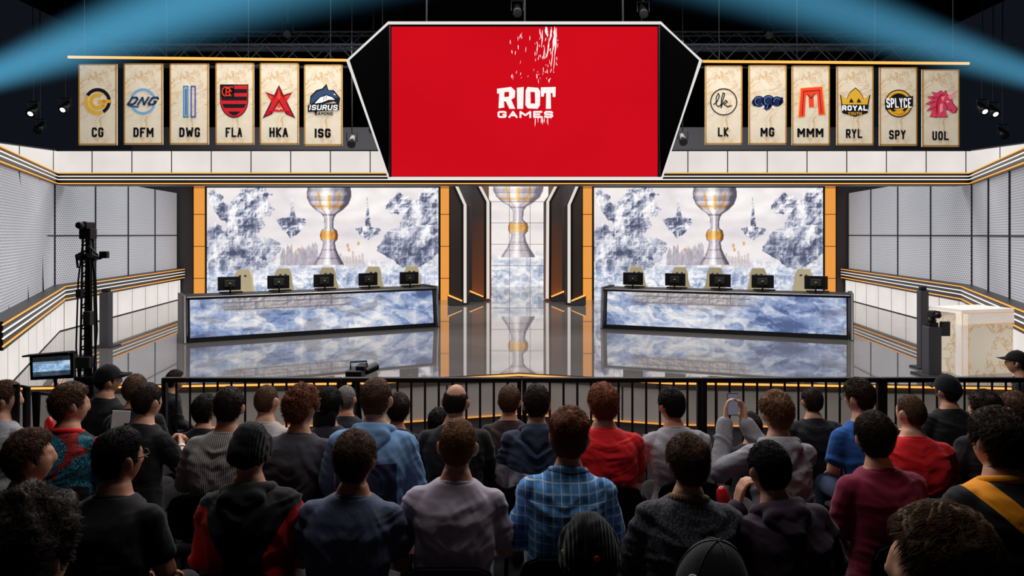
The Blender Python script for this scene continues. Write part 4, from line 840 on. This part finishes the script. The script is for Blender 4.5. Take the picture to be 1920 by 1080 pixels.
def make_hair(style,seed,near,hat=False):
    rs=np.random.RandomState(seed); hv=rs.uniform(.6,1.5)
    side,top,L,amp,wd,lift=dict(short=(.006,.019*hv,.022*hv,.2,.0013,.16),tall=(.007,.034,.026,.2,.0013,.20),buzz=(.004,.006,.009,.05,.0011,.25),medium=(.016,.027,.034,.28,.0014,.14),curly=(.022,.034,.018,.40,.0016,.5),long=(.016,.022,.05,.2,.0014,.08),bald=(.004,.005,.008,.05,.0011,.25),fade=(.004,.022,.022,.2,.0013,.16))[style]
    def tf(U,B,az):
        back=-.072 if style not in('long','medium') else -.095
        h=ss(-.008,.016,B[:,2]-zline(az,back))
        if style=='bald': h=h*ss(.080,.055,B[:,2])
        if hat: h=h*ss(.03,.0,B[:,2])
        th=side+(top-side)*ss(-.1,.75,U[:,2])
        if style in('fade','tall'): th=side+(top-side)*ss(.25,.75,U[:,2])
        f=8 if style!='curly' else 13
        th=th*(1+amp*.5*sines(U,f,seed)+amp*.3*sines(U,f*3.1,seed+1)+.12*sines(U,60,seed+2))
        return h*th-(1-h)*.012,h
    U,B,N,t,h,Fs=surf_shell(tf); V=[B+N*t[:,None]]; faces=[list(f) for f in Fs]; n0=len(B)
    idx=np.where((h>.5))[0]; w=np.cos(np.arcsin(np.clip(U[idx,2],-1,1)))+.05; K=(3200,9000,20000)[near]
    if hat: K//=4
    pk=rs.choice(idx,K,p=w/w.sum()); u=U[pk]+rs.randn(K,3)*.03; u/=np.linalg.norm(u,axis=1)[:,None]
    b=headpts(u,False); n=headn(b); tt=t[pk]
    cw=np.array([.1,-.55,.82]); T=(u-cw)+rs.randn(K,3)*((.28,.28,.16)[near] if style!='curly' else .9)
    fld=np.stack([sines(u,9,seed+k) for k in(5,6,7)],1); T=T+fld*.34
    T=T-n*np.sum(T*n,1)[:,None]; T/=np.linalg.norm(T,axis=1)[:,None]+1e-6; S_=np.cross(n,T)
    lift*=(1,1,.55)[near]
    p0=b+n*(tt*.8)[:,None]; Lk=L*(.6+.7*rs.rand(K))[:,None]; lf=lift*(.2+1.6*rs.rand(K))[:,None]
    p1=p0+T*Lk*.55+n*Lk*lf; p2=p0+T*Lk*.95+n*Lk*lf*.9-n*Lk*.08
    k_=(1.5,1.0,.55)[near]
    Wd=(wd*k_*(.6+.8*rs.rand(K)))[:,None]
    V.append(np.stack([p0-S_*Wd,p0+S_*Wd,p0+n*Wd*.8,p1-S_*Wd*.8,p1+S_*Wd*.8,p1+n*Wd*.7,p2],1).reshape(-1,3))
    o=n0+7*np.arange(K)[:,None]
    q4=(o[:,None,:]+np.array([[0,3,5,2],[2,5,4,1],[1,4,3,0]])[None]).reshape(-1,4).tolist(); q3=(o[:,None,:]+np.array([[3,6,5],[5,6,4],[4,6,3]])[None]).reshape(-1,3).tolist()
    faces+=q4+q3; n1=n0+7*K
    if style=='long':
        kU,kF=sph(28,18); kv=kU*np.array([.088,.05,.13])*(1+.06*sines(kU,12,seed+3))[:,None]+np.array([0,-.07,-.07]); V.append(kv); faces+=[tuple(i+n1 for i in f) for f in kF]
    return np.concatenate(V,0),faces
def raw(name,V,Fs,mat,parent,smooth=True):
    me=bpy.data.meshes.new(name); me.from_pydata(np.asarray(V).tolist(),[],Fs); me.materials.append(mat)
    if smooth: me.polygons.foreach_set('use_smooth',[True]*len(me.polygons))
    o=bpy.data.objects.new(name,me); COL.objects.link(o); o.parent=parent; return o
m_seat=fabric('seat_black',S(16,16,18))
def make_chair():
    r=empty('audience_chair',(0,0,0),'x','chair','black audience chairs')
    q=MB(); q.box((0,.03,.425),(.42,.42,.06)); q.build('seat',m_seat,r,True,bevel=.025,seg=3)
    q=MB(); out=[(-.185,.56),(-.19,.70),(-.17,.745),(-.12,.765),(.12,.765),(.17,.745),(.19,.70),(.185,.56),(.15,.53),(-.15,.53)]
    q.extr([Vector((x,-.215-.12*(z-.6),z)) for x,z in out],(0,-.03,0)); q.build('backrest',m_seat,r,True,bevel=.012,seg=3)
    for s in(-1,1):
        q=MB(); q.tube([(s*.19,.2,.40),(s*.2,.22,0)],.012,8); q.build('leg',m_blackm,r,True)
        q=MB(); q.tube([(s*.175,-.25,.66),(s*.185,-.20,.42),(s*.2,-.23,0)],.012,8); q.build('leg',m_blackm,r,True)
    return r
chair0=make_chair(); nch=[0]
ROWF={0:-.6,1:-.38,2:-.2,3:-.12}
def person(x,top,d,row,hair,hc,shirt,lab,who,by=0,hy=0,hp=None,hr=None,lean=None,ls=None,arms='lap',sleeve='long',loose=.014,hood=None,glasses=False,skin=0,collar=None,head=None,tr=None,wide=1.0,fine=False,band=None,voxel=.010,mark=None):
    pr=random.Random(int(x*13+top)); lean=pr.uniform(2,11) if lean is None else lean; ls=pr.uniform(-4,4) if ls is None else ls; hr=pr.uniform(-6,6) if hr is None else hr; hp=pr.uniform(-7,3) if hp is None else hp
    U3=Matrix.Translation((0,0,.56))@Matrix.Rotation(math.radians(ls),4,'Y')@Matrix.Rotation(math.radians(-lean),4,'X')@Matrix.Translation((0,0,-.56))
    hcen=U3@Vector((0,.03,1.195)); HM=headmat(hcen,hy,hp,hr)
    extra=.03 if hair in('medium','curly','tall') else .018
    crown=HM@Vector((0,0,.118+extra)); fz=ROWF[row]; T=P(x,top,d); sc=(T.z-fz)/crown.z
    rot=Matrix.Rotation(math.radians(-by),4,'Z'); off=rot@(crown*sc); root=Vector((T.x-off.x,d-off.y,fz)); Mw=Matrix.Translation(root)@rot@Matrix.Scale(sc,4)
    up=PM(); up.loft([(z,cy,rx*wide,ry) for z,cy,rx,ry in TOR]); up.cap((0,.004,1.03),.058,(0,.022,1.14),.053,14)
    A=ARM[arms]; SX=.160
    for s,(el,wr,dr,nr) in zip((-1,1),A):
        sh=Vector((s*SX*wide,-.005,.958)); el=Vector((el[0]*(.5+.5*wide),el[1],el[2])); wr=Vector(wr)
        up.cap((s*.08*wide,0,.975),.050,sh,.055); up.cap(sh,.053,el,.041); up.cap(el,.041,wr,.027); hand(up,wr,dr,nr,s)
    bm_=PM(); bm_.add(xf(up.arr(),U3),up.F)
    hU,hF=sph(40,30); bm_.add(xf(headpts(hU),HM),hF)
    ear=PM()
    for s in(-1,1):
        m=Matrix.Rotation(s*math.radians(-38),3,'Z')@Matrix.Rotation(math.radians(-12),3,'X'); ear.ell((s*.083,-.010,-.004),(.010,.023,.034),m); ear.ell((s*.076,.0,-.014),(.013,.015,.022))
    bm_.add(xf(ear.arr(),HM),ear.F)
    for s in(-1,1):
        bm_.cap((s*.085,.03,.52),.080,(s*.11,.42,.51),.060); bm_.cap((s*.11,.42,.50),.056,(s*.115,.44,.10),.04); bm_.cap((s*.115,.41,.055),.04,(s*.13,.56,.035),.03)
    body=pobj('person',bm_,SK[skin],None,.0075 if (fine or row>=2) else .009,2); body.location=root; body.rotation_euler=(0,0,math.radians(-by)); body.scale=(sc,)*3
    setp(body,lab,'person')
    cl=PM(); lo=loose; R2=[(z,cy,(rx+lo)*wide,ry+lo) for z,cy,rx,ry in TOR[:-2]]; R2[0]=(.455,0,(.168+lo)*wide,.125+lo); R2[-1]=(1.032,.003,.116*wide**.5+lo*.5,.084+lo*.4); R2.append((1.056,.005,.086+lo*.3,.076+lo*.3)); cl.loft(R2)
    for s,(el,wr,dr,nr) in zip((-1,1),A):
        sh=Vector((s*SX*wide,-.005,.958)); el=Vector((el[0]*(.5+.5*wide),el[1],el[2])); wr=Vector(wr)
        cl.cap((s*.085*wide,0,.972),.051+lo,sh,.053+lo)
        if sleeve=='long': cl.cap(sh,.054+lo,el,.044+lo); cl.cap(el,.044+lo,el.lerp(wr,.93),.033+lo)
        else: cl.cap(sh,.055+lo,sh.lerp(el,.64),.052+lo)
    c2=PM(); c2.add(xf(cl.arr(),U3),cl.F)
    shirt_o=pobj('hoodie' if hood else 'shirt',c2,shirt,body,voxel,3,0,.075,fold=(.032 if lo>.018 else .026))
    if hood is None:
        ring=PM(); cm=collar or shirt; zr=1.040 if not collar else 1.052; cr=.013 if not collar else .019
        pts=[Vector((.079*math.cos(a),.010+.073*math.sin(a),zr-.016*math.sin(a))) for a in np.linspace(0,2*math.pi,19)]
        for a,b in zip(pts[:-1],pts[1:]): ring.cap(a,cr,b,cr,8)
        r2=PM(); r2.add(xf(ring.arr(),U3),ring.F); pobj('collar',r2,cm,shirt_o,.006,3)
    else:
        hd=PM(); ag=np.linspace(math.radians(150),math.radians(390),13)
        pts=[Vector((.096*math.cos(a),.005+.088*math.sin(a),1.038-.02*math.sin(a))) for a in ag]
        for a,b in zip(pts[:-1],pts[1:]): hd.cap(a,.032,b,.032,10)
        hd.cap((-.075,-.095,1.02),.036,(0,-.135,.94),.034); hd.cap((.075,-.095,1.02),.036,(0,-.135,.94),.034); hd.cap((-.06,-.1,1.03),.036,(.06,-.1,1.03),.036); hd.cap((0,-.105,1.01),.045,(0,-.14,.92),.028)
        r2=PM(); r2.add(xf(hd.arr(),U3),hd.F); pobj('hood',r2,hood,shirt_o,.009,4,0,.05,fold=.024)
    tm=PM(); tm.loft([(.44,0,.165,.13),(.47,0,.184,.14),(.55,0,.182,.138),(.58,0,.172,.13)])
    for s in(-1,1): tm.cap((s*.085,.03,.525),.090,(s*.11,.42,.515),.070); tm.cap((s*.11,.42,.505),.068,(s*.115,.44,.12),.052)
    pobj('trousers',tm,tr or m_trous,body,.018,3,.012,.1)
    for s in(-1,1):
        sm=PM(); sm.cap((s*.115,.405,.055),.05,(s*.132,.575,.042),.041); sm.cap((s*.115,.405,.09),.048,(s*.117,.43,.1),.046); pobj('shoe',sm,m_shoe,body,.016,2)
    seed=int(x*7+top)%9999; near=0 if row<2 else (1 if row==2 else 2)
    if head is None or head[0]!='beanie':
        V,Fs=make_hair(hair,seed,near,head is not None); raw('hair',xf(V,HM),Fs,HC[hc],body)
    if head:
        kind,hm_=head
        if kind=='beanie':
            def tf(U,B,az): h=ss(-.006,.006,B[:,2]-np.interp(az,[0,60,100,180],[.045,.02,-.03,-.055])); return h*(.013+.008*ss(.5,1,U[:,2])+.003*sines(U,6,seed)+.0015*sines(U,18,seed+1))-(1-h)*.014,h
            U,B,N,t_,h,Fs=surf_shell(tf); hat=raw('beanie',xf(B+N*t_[:,None],HM),Fs,hm_,body)
            cu=PM(); n_=30; ps=[]
            for i in range(n_+1):
                a=2*math.pi*i/n_; az=abs((math.degrees(a)+180)%360-180); z=np.interp(az,[0,60,100,180],[.055,.032,-.012,-.034]); u=np.array([[math.sin(a)*math.sqrt(max(0,1-(z/.118)**2)),math.cos(a)*math.sqrt(max(0,1-(z/.118)**2)),z/.118]]); b=headpts(u,False); nn=headn(b); ps.append(Vector((b+nn*.014)[0]))
            for a,b in zip(ps[:-1],ps[1:]): cu.cap(a,.011,b,.011,8); cu.cap(a+Vector((0,0,.018)),.011,b+Vector((0,0,.018)),.011,8)
            c3=PM(); c3.add(xf(cu.arr(),HM),cu.F); pobj('beanie_cuff',c3,hm_,hat,.006,2)
        else:
            def tf(U,B,az): h=ss(-.004,.004,B[:,2]-np.interp(az,[0,90,180],[.045,.015,-.012])); return h*(.018+.003*ss(.4,1,U[:,2])+.0015*sines(U,7,seed))-(1-h)*.014,h
            U,B,N,t_,h,Fs=surf_shell(tf); hat=raw('cap',xf(B+N*t_[:,None],HM),Fs,hm_,body)
            q=MB(); n_=14; a_=[]; b_=[]
            for i in range(n_+1):
                an=math.radians(-62+124*i/n_); a_.append((.098*math.sin(an),.112*math.cos(an),.05)); b_.append((.085*math.sin(an)*1.05,.112*math.cos(an)+.075*math.cos(an*1.3),.036-.012*abs(math.sin(an))))
            q.extr([HM@Vector(v) for v in a_+b_[::-1]],HM.to_3x3()@Vector((0,0,-.005))); q.build('brim',hm_,hat,True)
            q=MB(); q.lathe([(0,.0),(.008,.0),(.007,.006),(0,.008)],HM@Vector((0,0,.136)),12,HM.to_3x3()); q.build('button',hm_,hat,True)
            if near:
                q=MB()
                for k in range(6):
                    aa=math.radians(k*60+30); line=[]
                    for el_ in np.linspace(math.radians(88),math.radians(10),12):
                        u=np.array([[math.cos(el_)*math.sin(aa),math.cos(el_)*math.cos(aa),math.sin(el_)]]); b=headpts(u,False); nn=headn(b); line.append(HM@Vector((b+nn*(.0195+.003*float(ss(.4,1,u[:,2])[0])+.0015*float(sines(u,7,seed)[0])))[0]))
                    q.tube(line,.0016,5)
                q.build('seam',m_dark,hat,True)
        if mark:
            uv_,rad,mt,nm=mark; u=np.array([uv_],float); u/=np.linalg.norm(u); u=(np.array(HM.to_3x3().inverted()@Vector(u[0])))[None]
            b=headpts(u,False); nn=headn(b); p=HM@Vector((b+nn*(.021 if kind=='cap' else .019))[0]); nv=(HM.to_3x3()@Vector(nn[0])).normalized(); rt=Vector((0,0,1)).rotation_difference(nv).to_matrix()
            q=MB(); q.lathe([(0,-.004),(rad,-.004),(rad,.002),(rad*.9,.003),(0,.003)],p,20,rt); o=q.build('patch' if rad<.015 else 'sticker',mt,hat,True); o['label']=nm
    if glasses or abs(hy+by)>22:
        for s in(-1,1):
            q=PM(); q.ell((s*.031,.0705,.006),(.011,.009,.008)); c3=PM(); c3.add(xf(q.arr(),HM),q.F); pobj('eye',c3,m_eye,body,0,0)
    if glasses:
        q=MB()
        for s in(-1,1):
            q.tube([HM@Vector((s*.034+.023*math.cos(a),.103,.004+.019*math.sin(a))) for a in np.linspace(0,2*math.pi,15)[:-1]],.0025,6,closed=True)
            q.tube([HM@Vector((s*.057,.102,.008)),HM@Vector((s*.083,.06,.01)),HM@Vector((s*.086,-.005,.012))],.0025,6)
        q.tube([HM@Vector((-.011,.104,.008)),HM@Vector((.011,.104,.008))],.0025,6); q.build('glasses',m_lens,body,True)
    if band:
        s,mt=band; el,wr=A[0 if s<0 else 1][:2]; w0=U3@Vector(el).lerp(Vector(wr),.9); w1=U3@Vector(el).lerp(Vector(wr),.97); q=MB(); q.tube([w0,w1],.036,14); q.build('wristband',mt,body,True)
    c=chair0 if nch[0]==0 else copy_tree(chair0); nch[0]+=1
    c.location=root; c.rotation_euler=(0,0,math.radians(-by)); c.scale=(sc,)*3; c['label']='black padded chair under the person in '+who
    return Mw@U3,Mw
f_black=fabric('cloth_black',S(22,22,25)); f_black2=fabric('cloth_soft_black',S(29,28,32)); f_dark=fabric('cloth_charcoal',S(44,44,50)); f_red=fabric('cloth_red',S(214,30,36)); f_tan=fabric('scarf_tan',S(120,92,66),'rib'); f_nblk=fabric('cloth_night_black',S(12,12,14))
f_lav=fabric('cloth_lavender_grey',S(190,180,196)); f_sky=fabric('cloth_light_blue',S(112,152,194),'back',S(44,56,84)); f_skyh=fabric('hood_light_blue',S(112,152,194)); f_maroon=fabric('cloth_maroon',S(128,30,60)); f_plum=fabric('cloth_plum',S(56,42,56)); f_grey=fabric('cloth_grey',S(150,150,156),'heather'); f_lgrey=fabric('knit_light_grey',S(158,156,154),'rib')
f_heather=fabric('cloth_blue_heather',S(82,90,116),'heather'); f_plaid=fabric('plaid_blue',S(84,154,222),'plaid'); f_knit=fabric('knit_charcoal',S(68,70,78),'knit'); f_navy=fabric('hoodie_navy_white',S(44,54,76),'below',S(214,214,218),.80); f_navyh=fabric('hood_navy',S(44,54,76))
f_bred=fabric('jacket_black_red',S(26,24,27),'sides',S(206,30,34)); f_byel=fabric('jacket_black_amber',S(26,25,26),'shoulder',S(244,152,24)); f_amber=fabric('collar_amber',S(244,152,24)); f_lines=fabric('tee_line_print',S(24,26,30),'lines',S(50,160,190)); f_curl=fabric('top_grey_maroon',S(62,60,66),'sleeves',S(96,34,54),.195)
f_blue=fabric('cloth_blue',S(36,86,156)); f_brn=fabric('cloth_dark_brown',S(54,42,40)); f_white=fabric('cloth_off_white',S(176,168,168)); f_hat=fabric('beanie_black',S(16,16,18),'rib'); f_cap=fabric('cap_black',S(13,13,14)); m_dot=M('red_dot',S(200,40,36),.5); m_stk=M('sticker_white',S(214,212,206),.5); m_by=M('band_yellow',S(214,190,60),.5); m_bw=M('band_white',S(220,220,222),.5); m_bp=M('band_purple',S(96,70,150),.5)
person(860,783,3.4,2,'short','lbrown',f_lav,'person in a lavender grey t-shirt seated in the middle, seen from behind','the lavender grey t-shirt',hy=4,sleeve='short',skin=2,wide=1.03)
person(1070,765,3.5,2,'tall','auburn',f_plaid,'person in a blue plaid shirt with full auburn hair','the blue plaid shirt',hy=10,hr=3,loose=.018,collar=f_plaid,skin=0)
person(662,812,3.3,2,'short','brown',f_heather,'person in a heathered slate blue t-shirt with short brown hair','the heathered slate t-shirt',hy=12,sleeve='short',skin=1,wide=1.1)
person(470,792,3.35,2,'short','black',f_bred,'person in a black beanie and a black and red hooded jacket','the black and red jacket',hy=-2,loose=.028,hood=f_black,head=('beanie',f_hat))
person(220,804,3.2,2,'fade','black',f_black,'person in a plain black shirt with black hair and glasses','the plain black shirt near the left',by=6,hy=28,hp=-4,glasses=True,wide=1.05,sleeve='short',skin=1)
person(50,803,3.4,2,'medium','brown',f_black2,'person at left with brown wavy hair and black top, head turned right','the black top at the left edge',by=10,hy=50,skin=0)
person(1288,816,3.25,2,'short','brown',f_knit,'person in a chunky charcoal knit sweater and tan scarf','the charcoal knit sweater',hy=-6,loose=.026,collar=f_tan,wide=1.05,ls=3)
person(1445,829,3.25,2,'short','black',f_plum,'person in a dark plum hoodie resting a hand at the chin','the dark plum hoodie',hy=-14,by=-4,ls=-8,arms='chin',loose=.022,hood=f_plum,band=(-1,m_bp),fine=True)
person(1640,775,3.7,2,'short','dark',f_maroon,'person in a maroon sweater with short dark hair','the maroon sweater',hy=12,by=-3,loose=.018,ls=-2,hp=-3)
person(1876,764,3.2,2,'medium','dark',f_byel,'person in a black jacket with an amber collar and stripe at right edge','the black and amber jacket',hy=-16,loose=.024,ls=0,wide=1.05,collar=f_amber)
person(1768,940,1.7,3,'medium','blond',f_nblk,'very close dark blond head cropped at the lower right edge','dark cloth at the lower right corner',hy=-50)
person(1103,965,2.2,3,'short','black',f_nblk,'very close person in a black beanie with a small red dot','the dotted black beanie',head=('beanie',f_hat),mark=((.10,-.93,.28),.009,m_dot,'small red dot'))
person(48,918,1.75,3,'curly','dark',f_nblk,'very close dark curly head cropped at the lower left corner','black at the lower left corner',hy=20)
person(1345,1016,1.85,3,'short','black',f_nblk,'very close person in a black cap with a round white sticker','the stickered black cap',hy=14,head=('cap',f_cap),mark=((-.62,-.58,.53),.016,m_stk,'round white sticker'))
person(10,713,5.2,1,'short','brown',f_grey,'person in a grey top cut by the left edge, looking right','the grey top at the left edge',by=10,hy=55,skin=2)
person(130,718,4.65,1,'short','brown',f_lines,'person in a black t-shirt with turquoise and red line print','the turquoise printed t-shirt',by=4,hy=42,sleeve='short',wide=1.08,collar=f_red)
person(275,718,5.1,1,'short','dark',f_black,'person in a black t-shirt holding both hands together in front','the black t-shirt with clasped hands',by=14,hy=12,arms='clasp',sleeve='short',skin=2,fine=True,band=(1,m_bw))
person(430,724,4.75,1,'short','dark',f_lgrey,'person in a light grey ribbed sweater','the light grey ribbed sweater',by=-4,hy=-6,loose=.02)
person(568,722,4.75,1,'curly','auburn',f_curl,'person with curly auburn hair, charcoal top with maroon sleeves and glasses','the charcoal top with maroon sleeves',hy=24,glasses=True,loose=.018)
person(703,707,4.6,1,'short','brown',f_sky,'person in a light blue hoodie with a darker navy back','the light blue hoodie',hy=8,loose=.028,hood=f_skyh,wide=1.05,skin=2)
person(857,716,5.0,1,'bald','dark',f_black,'balding person in a plain black top','the black top, balding',hy=8,wide=1.08,skin=0)
person(1007,721,5.0,1,'short','dark',f_navy,'person in a navy and white hoodie','the navy and white hoodie',hy=0,loose=.026,hood=f_navyh)
person(1130,716,4.9,1,'medium','red',f_red,'person in a bright red t-shirt with reddish brown hair','the red t-shirt with reddish hair',hy=-6,sleeve='short',wide=1.12,loose=.02)
M18,_=person(1257,726,5.1,1,'short','black',f_grey,'person with black hair in a grey shirt holding a photo camera','the grey shirt with a camera',by=-2,hy=-22,arms='camera',loose=.02,fine=True,skin=1)
M20,_=person(1455,735,4.6,1,'short','lbrown',f_grey,'person in a grey hoodie holding up a phone with both hands','the grey hoodie with a phone',hy=-12,arms='phone',loose=.020,hood=f_grey,fine=True,band=(-1,m_by),skin=2,ls=0,lean=4)
person(1708,737,4.8,1,'buzz','brown',f_red,'person in a bright red t-shirt with very short hair','the red t-shirt with short hair',hy=-24,by=6,sleeve='short',wide=1.1,skin=2)
person(1848,730,5.0,1,'medium','dark',f_black2,'person in a black hoodie with dark hair, right of the red t-shirts','the black hoodie at right',hy=-30,hood=f_black2,loose=.024)
person(253,700,6.2,0,'short','brown',f_black,'person in dark clothing with brown hair by the railing at left','dark clothing by the left railing',hy=10)
person(327,693,7.75,0,'short','dark',f_black2,'person in a dark suit beyond the railing, facing right','the dark suit beyond the railing',by=40,hy=10)
person(200,684,6.6,0,'short','black',f_black,'person in a black cap and black jacket near the camera crane','the black cap near the crane',by=20,hy=35,head=('cap',f_cap),wide=1.05)
person(383,738,6.0,0,'medium','black',f_black,'person with black hair in black, front row left','black with black hair in front row left',hy=14)
person(497,719,5.75,0,'buzz','brown',f_white,'person with close-cropped hair in an off-white top','the off-white top',hy=14,skin=2)
person(618,728,5.75,0,'long','black',f_dark,'person with long black hair in a charcoal top','the charcoal top with long hair',hy=10)
person(647,722,6.4,0,'short','grey',f_dark,'grey-haired person in charcoal by the railing','charcoal with grey hair',hy=12)
person(746,738,5.9,0,'short','dark',f_black2,'person in black with dark hair beside the light blue hoodie','black beside the light blue hoodie',hy=-4)
person(822,764,5.9,0,'medium','black',f_black,'person with dark hair half hidden beside the balding person','dark clothes half hidden beside the balding person',hy=4)
person(957,722,6.0,0,'short','brown',f_brn,'person in a dark brown shirt, front row centre','the dark brown shirt',hy=6)
person(1408,772,5.9,0,'medium','dark',f_black2,'person with dark hair in black right below the raised phone','black right below the raised phone',hy=6)
person(1525,726,6.3,0,'short','dark',f_black,'person in a black jacket by the railing, right of the raised phone','the black jacket right of the phone',hy=-6,loose=.024,wide=1.08)
person(1608,709,5.6,0,'short','dark',f_blue,'person in a blue t-shirt with dark hair and glasses','the blue t-shirt',by=-6,hy=-26,glasses=True,sleeve='short',tr=m_jean,wide=1.05)
person(1775,702,6.3,0,'short','dark',f_black,'person in a dark cap and black top by the right railing','the dark cap by the right railing',hy=-20,head=('cap',f_cap))
person(1905,735,5.7,0,'short','brown',f_black,'person in black cut by the right edge, front row','black at the right edge',hy=-26)
person(1908,657,8.0,0,'short','dark',f_black,'camera operator in a dark cap beyond the railing at right edge','the dark cap beyond the railing',by=-50,hy=-10,head=('cap',f_cap))
def held(name,mw,loc,lab,cat):
    p=mw@Vector(loc); return empty(name,p,lab,cat),p
r,p=held('phone',M20,(-.165,.37,1.205),'black phone held up in both hands by the person in grey','phone')
q=MB(); q.box(p,(.072,.009,.15)); q.build('body',m_black,r,bevel=.004)
q=MB(); q.box(p+Vector((0,-.0055,0)),(.066,.002,.138)); q.build('display',E('phone_display',S(120,120,140),.5,False),r)
q=MB(); q.box(p+Vector((-.018,.0065,.05)),(.022,.004,.03)); q.build('lens',m_blackm,r)
r,p=held('photo_camera',M18,(-.12,.42,.90),'black photo camera held by the person in the grey shirt','camera')
q=MB(); q.box(p,(.14,.07,.10)); q.box(p+Vector((0,0,.06)),(.06,.06,.04)); q.build('body',m_black,r,bevel=.01)
q=MB(); q.lathe([(.035,0),(.04,.03),(.038,.09),(.042,.1)],p+Vector((0,.03,0)),18,Matrix.Rotation(math.radians(-90),3,'X')); q.build('lens',m_blackm,r,smooth=True)
m_clap=M('red_plastic',S(200,26,30),.25)
for i,(x,y,d,zb,lab) in enumerate([(1352,912,3.95,-.2,'red inflatable clapper between the knit sweater and plum hoodie'),(92,782,5.35,-.38,'red inflatable clapper left of the printed t-shirt')]):
    p=P(x,y,d); b=Vector((p.x+.12,p.y-.06,zb)); u=p-b; q=MB(); q.tube([b,b+u*.03,b+u*.5,b+u*.94,b+u*.98,p],[.012,.03,.034,.034,.026,.010],14)
    o=q.build('clapper_stick',m_clap,smooth=True); setp(o,lab,'clapper')
p=P(226,790,6.0); q=MB(); q.box(p,(.13,.01,.17),rz=.3,ry=.1); o=q.build('paper_sheet',M('paper',S(226,226,228),.7)); setp(o,'white sheet of paper held up near the black cap','paper')
# ================================================================= APPLY MODIFIERS
dg=bpy.context.evaluated_depsgraph_get(); done={}
for o in APPLY:
    try: me=bpy.data.meshes.new_from_object(o.evaluated_get(dg))
    except Exception as ex: print('apply fail',o.name,ex); continue
    done[o.data.name]=me
    if o.name in FOLD:
        n=len(me.vertices); co=np.empty(n*3); me.vertices.foreach_get('co',co); no=np.empty(n*3); me.vertices.foreach_get('normal',no); co=co.reshape(-1,3); no=no.reshape(-1,3)
        x,y,z=co[:,0],co[:,1],co[:,2]; ax=np.abs(x); sd=(len(done)*7)%90; amp=FOLD[o.name]
        wv=fbm(x*5+3,z*5+y*3,2,sd)*.12
        u1=z*.80-ax*.62+y*.35+wv; w1=z*.55+ax*.80
        f1=fbm(u1*13,w1*4.0,3,sd,True)-.62
        u2=z*.35+x*.9+y*.5+wv; w2=z*.9-x*.4
        f2=fbm(u2*12,w2*3.0,3,sd+11,True)-.62
        m1=ss(.5,.95,fbm(x*4,z*4+y*4,2,sd+5)*1.6)
        dsp=amp*(1.5*f1*(.35+.65*m1)+1.1*f2*(1-.6*m1))*(1-.55*np.clip(no[:,2],0,1))*(1-.9*ss(1.0,1.04,z))
        co+=no*dsp[:,None]; me.vertices.foreach_set('co',co.ravel()); me.update()
for o in list(bpy.data.objects):
    if o.type=='MESH' and o.data.name in done and len(o.modifiers): o.modifiers.clear(); o.data=done[o.data.name]
# ================================================================= LIGHT
def area(loc,rot,sx,sy,e,c=(1,1,1)):
    l=bpy.data.lights.new('area','AREA'); l.shape='RECTANGLE'; l.size=sx; l.size_y=sy; l.energy=e; l.color=c
    o=bpy.data.objects.new('area_light',l); o.location=loc; o.rotation_euler=[math.radians(a) for a in rot]; COL.objects.link(o); return o
area((0,13,7.5),(0,0,0),14,3,860,(1,.965,.93))
area((0,19,6.5),(0,0,0),16,3,1000,(1,.965,.93))
area((0,9,6.5),(75,0,0),16,1.5,190,(1,.96,.92))
area((0,4.4,6.0),(16,0,0),5.0,1.0,118,(1,.94,.91))
area((0,9.0,5.4),(-42,0,0),9,.8,300,(.97,.97,1))
w=bpy.data.worlds.new('World'); SC.world=w; w.use_nodes=True; w.node_tree.nodes['Background'].inputs[0].default_value=(.012,.016,.024,1); w.node_tree.nodes['Background'].inputs[1].default_value=.4
SC.view_settings.view_transform='Standard'
cam=bpy.data.cameras.new('camera'); co=bpy.data.objects.new('camera',cam); COL.objects.link(co); co.location=(0,0,CZ); co.rotation_euler=(math.radians(90),0,0)
cam.sensor_width=36; cam.lens=36*F/1920; cam.shift_y=-(540-HY)/1920; cam.clip_start=.05; cam.clip_end=200
SC.camera=co
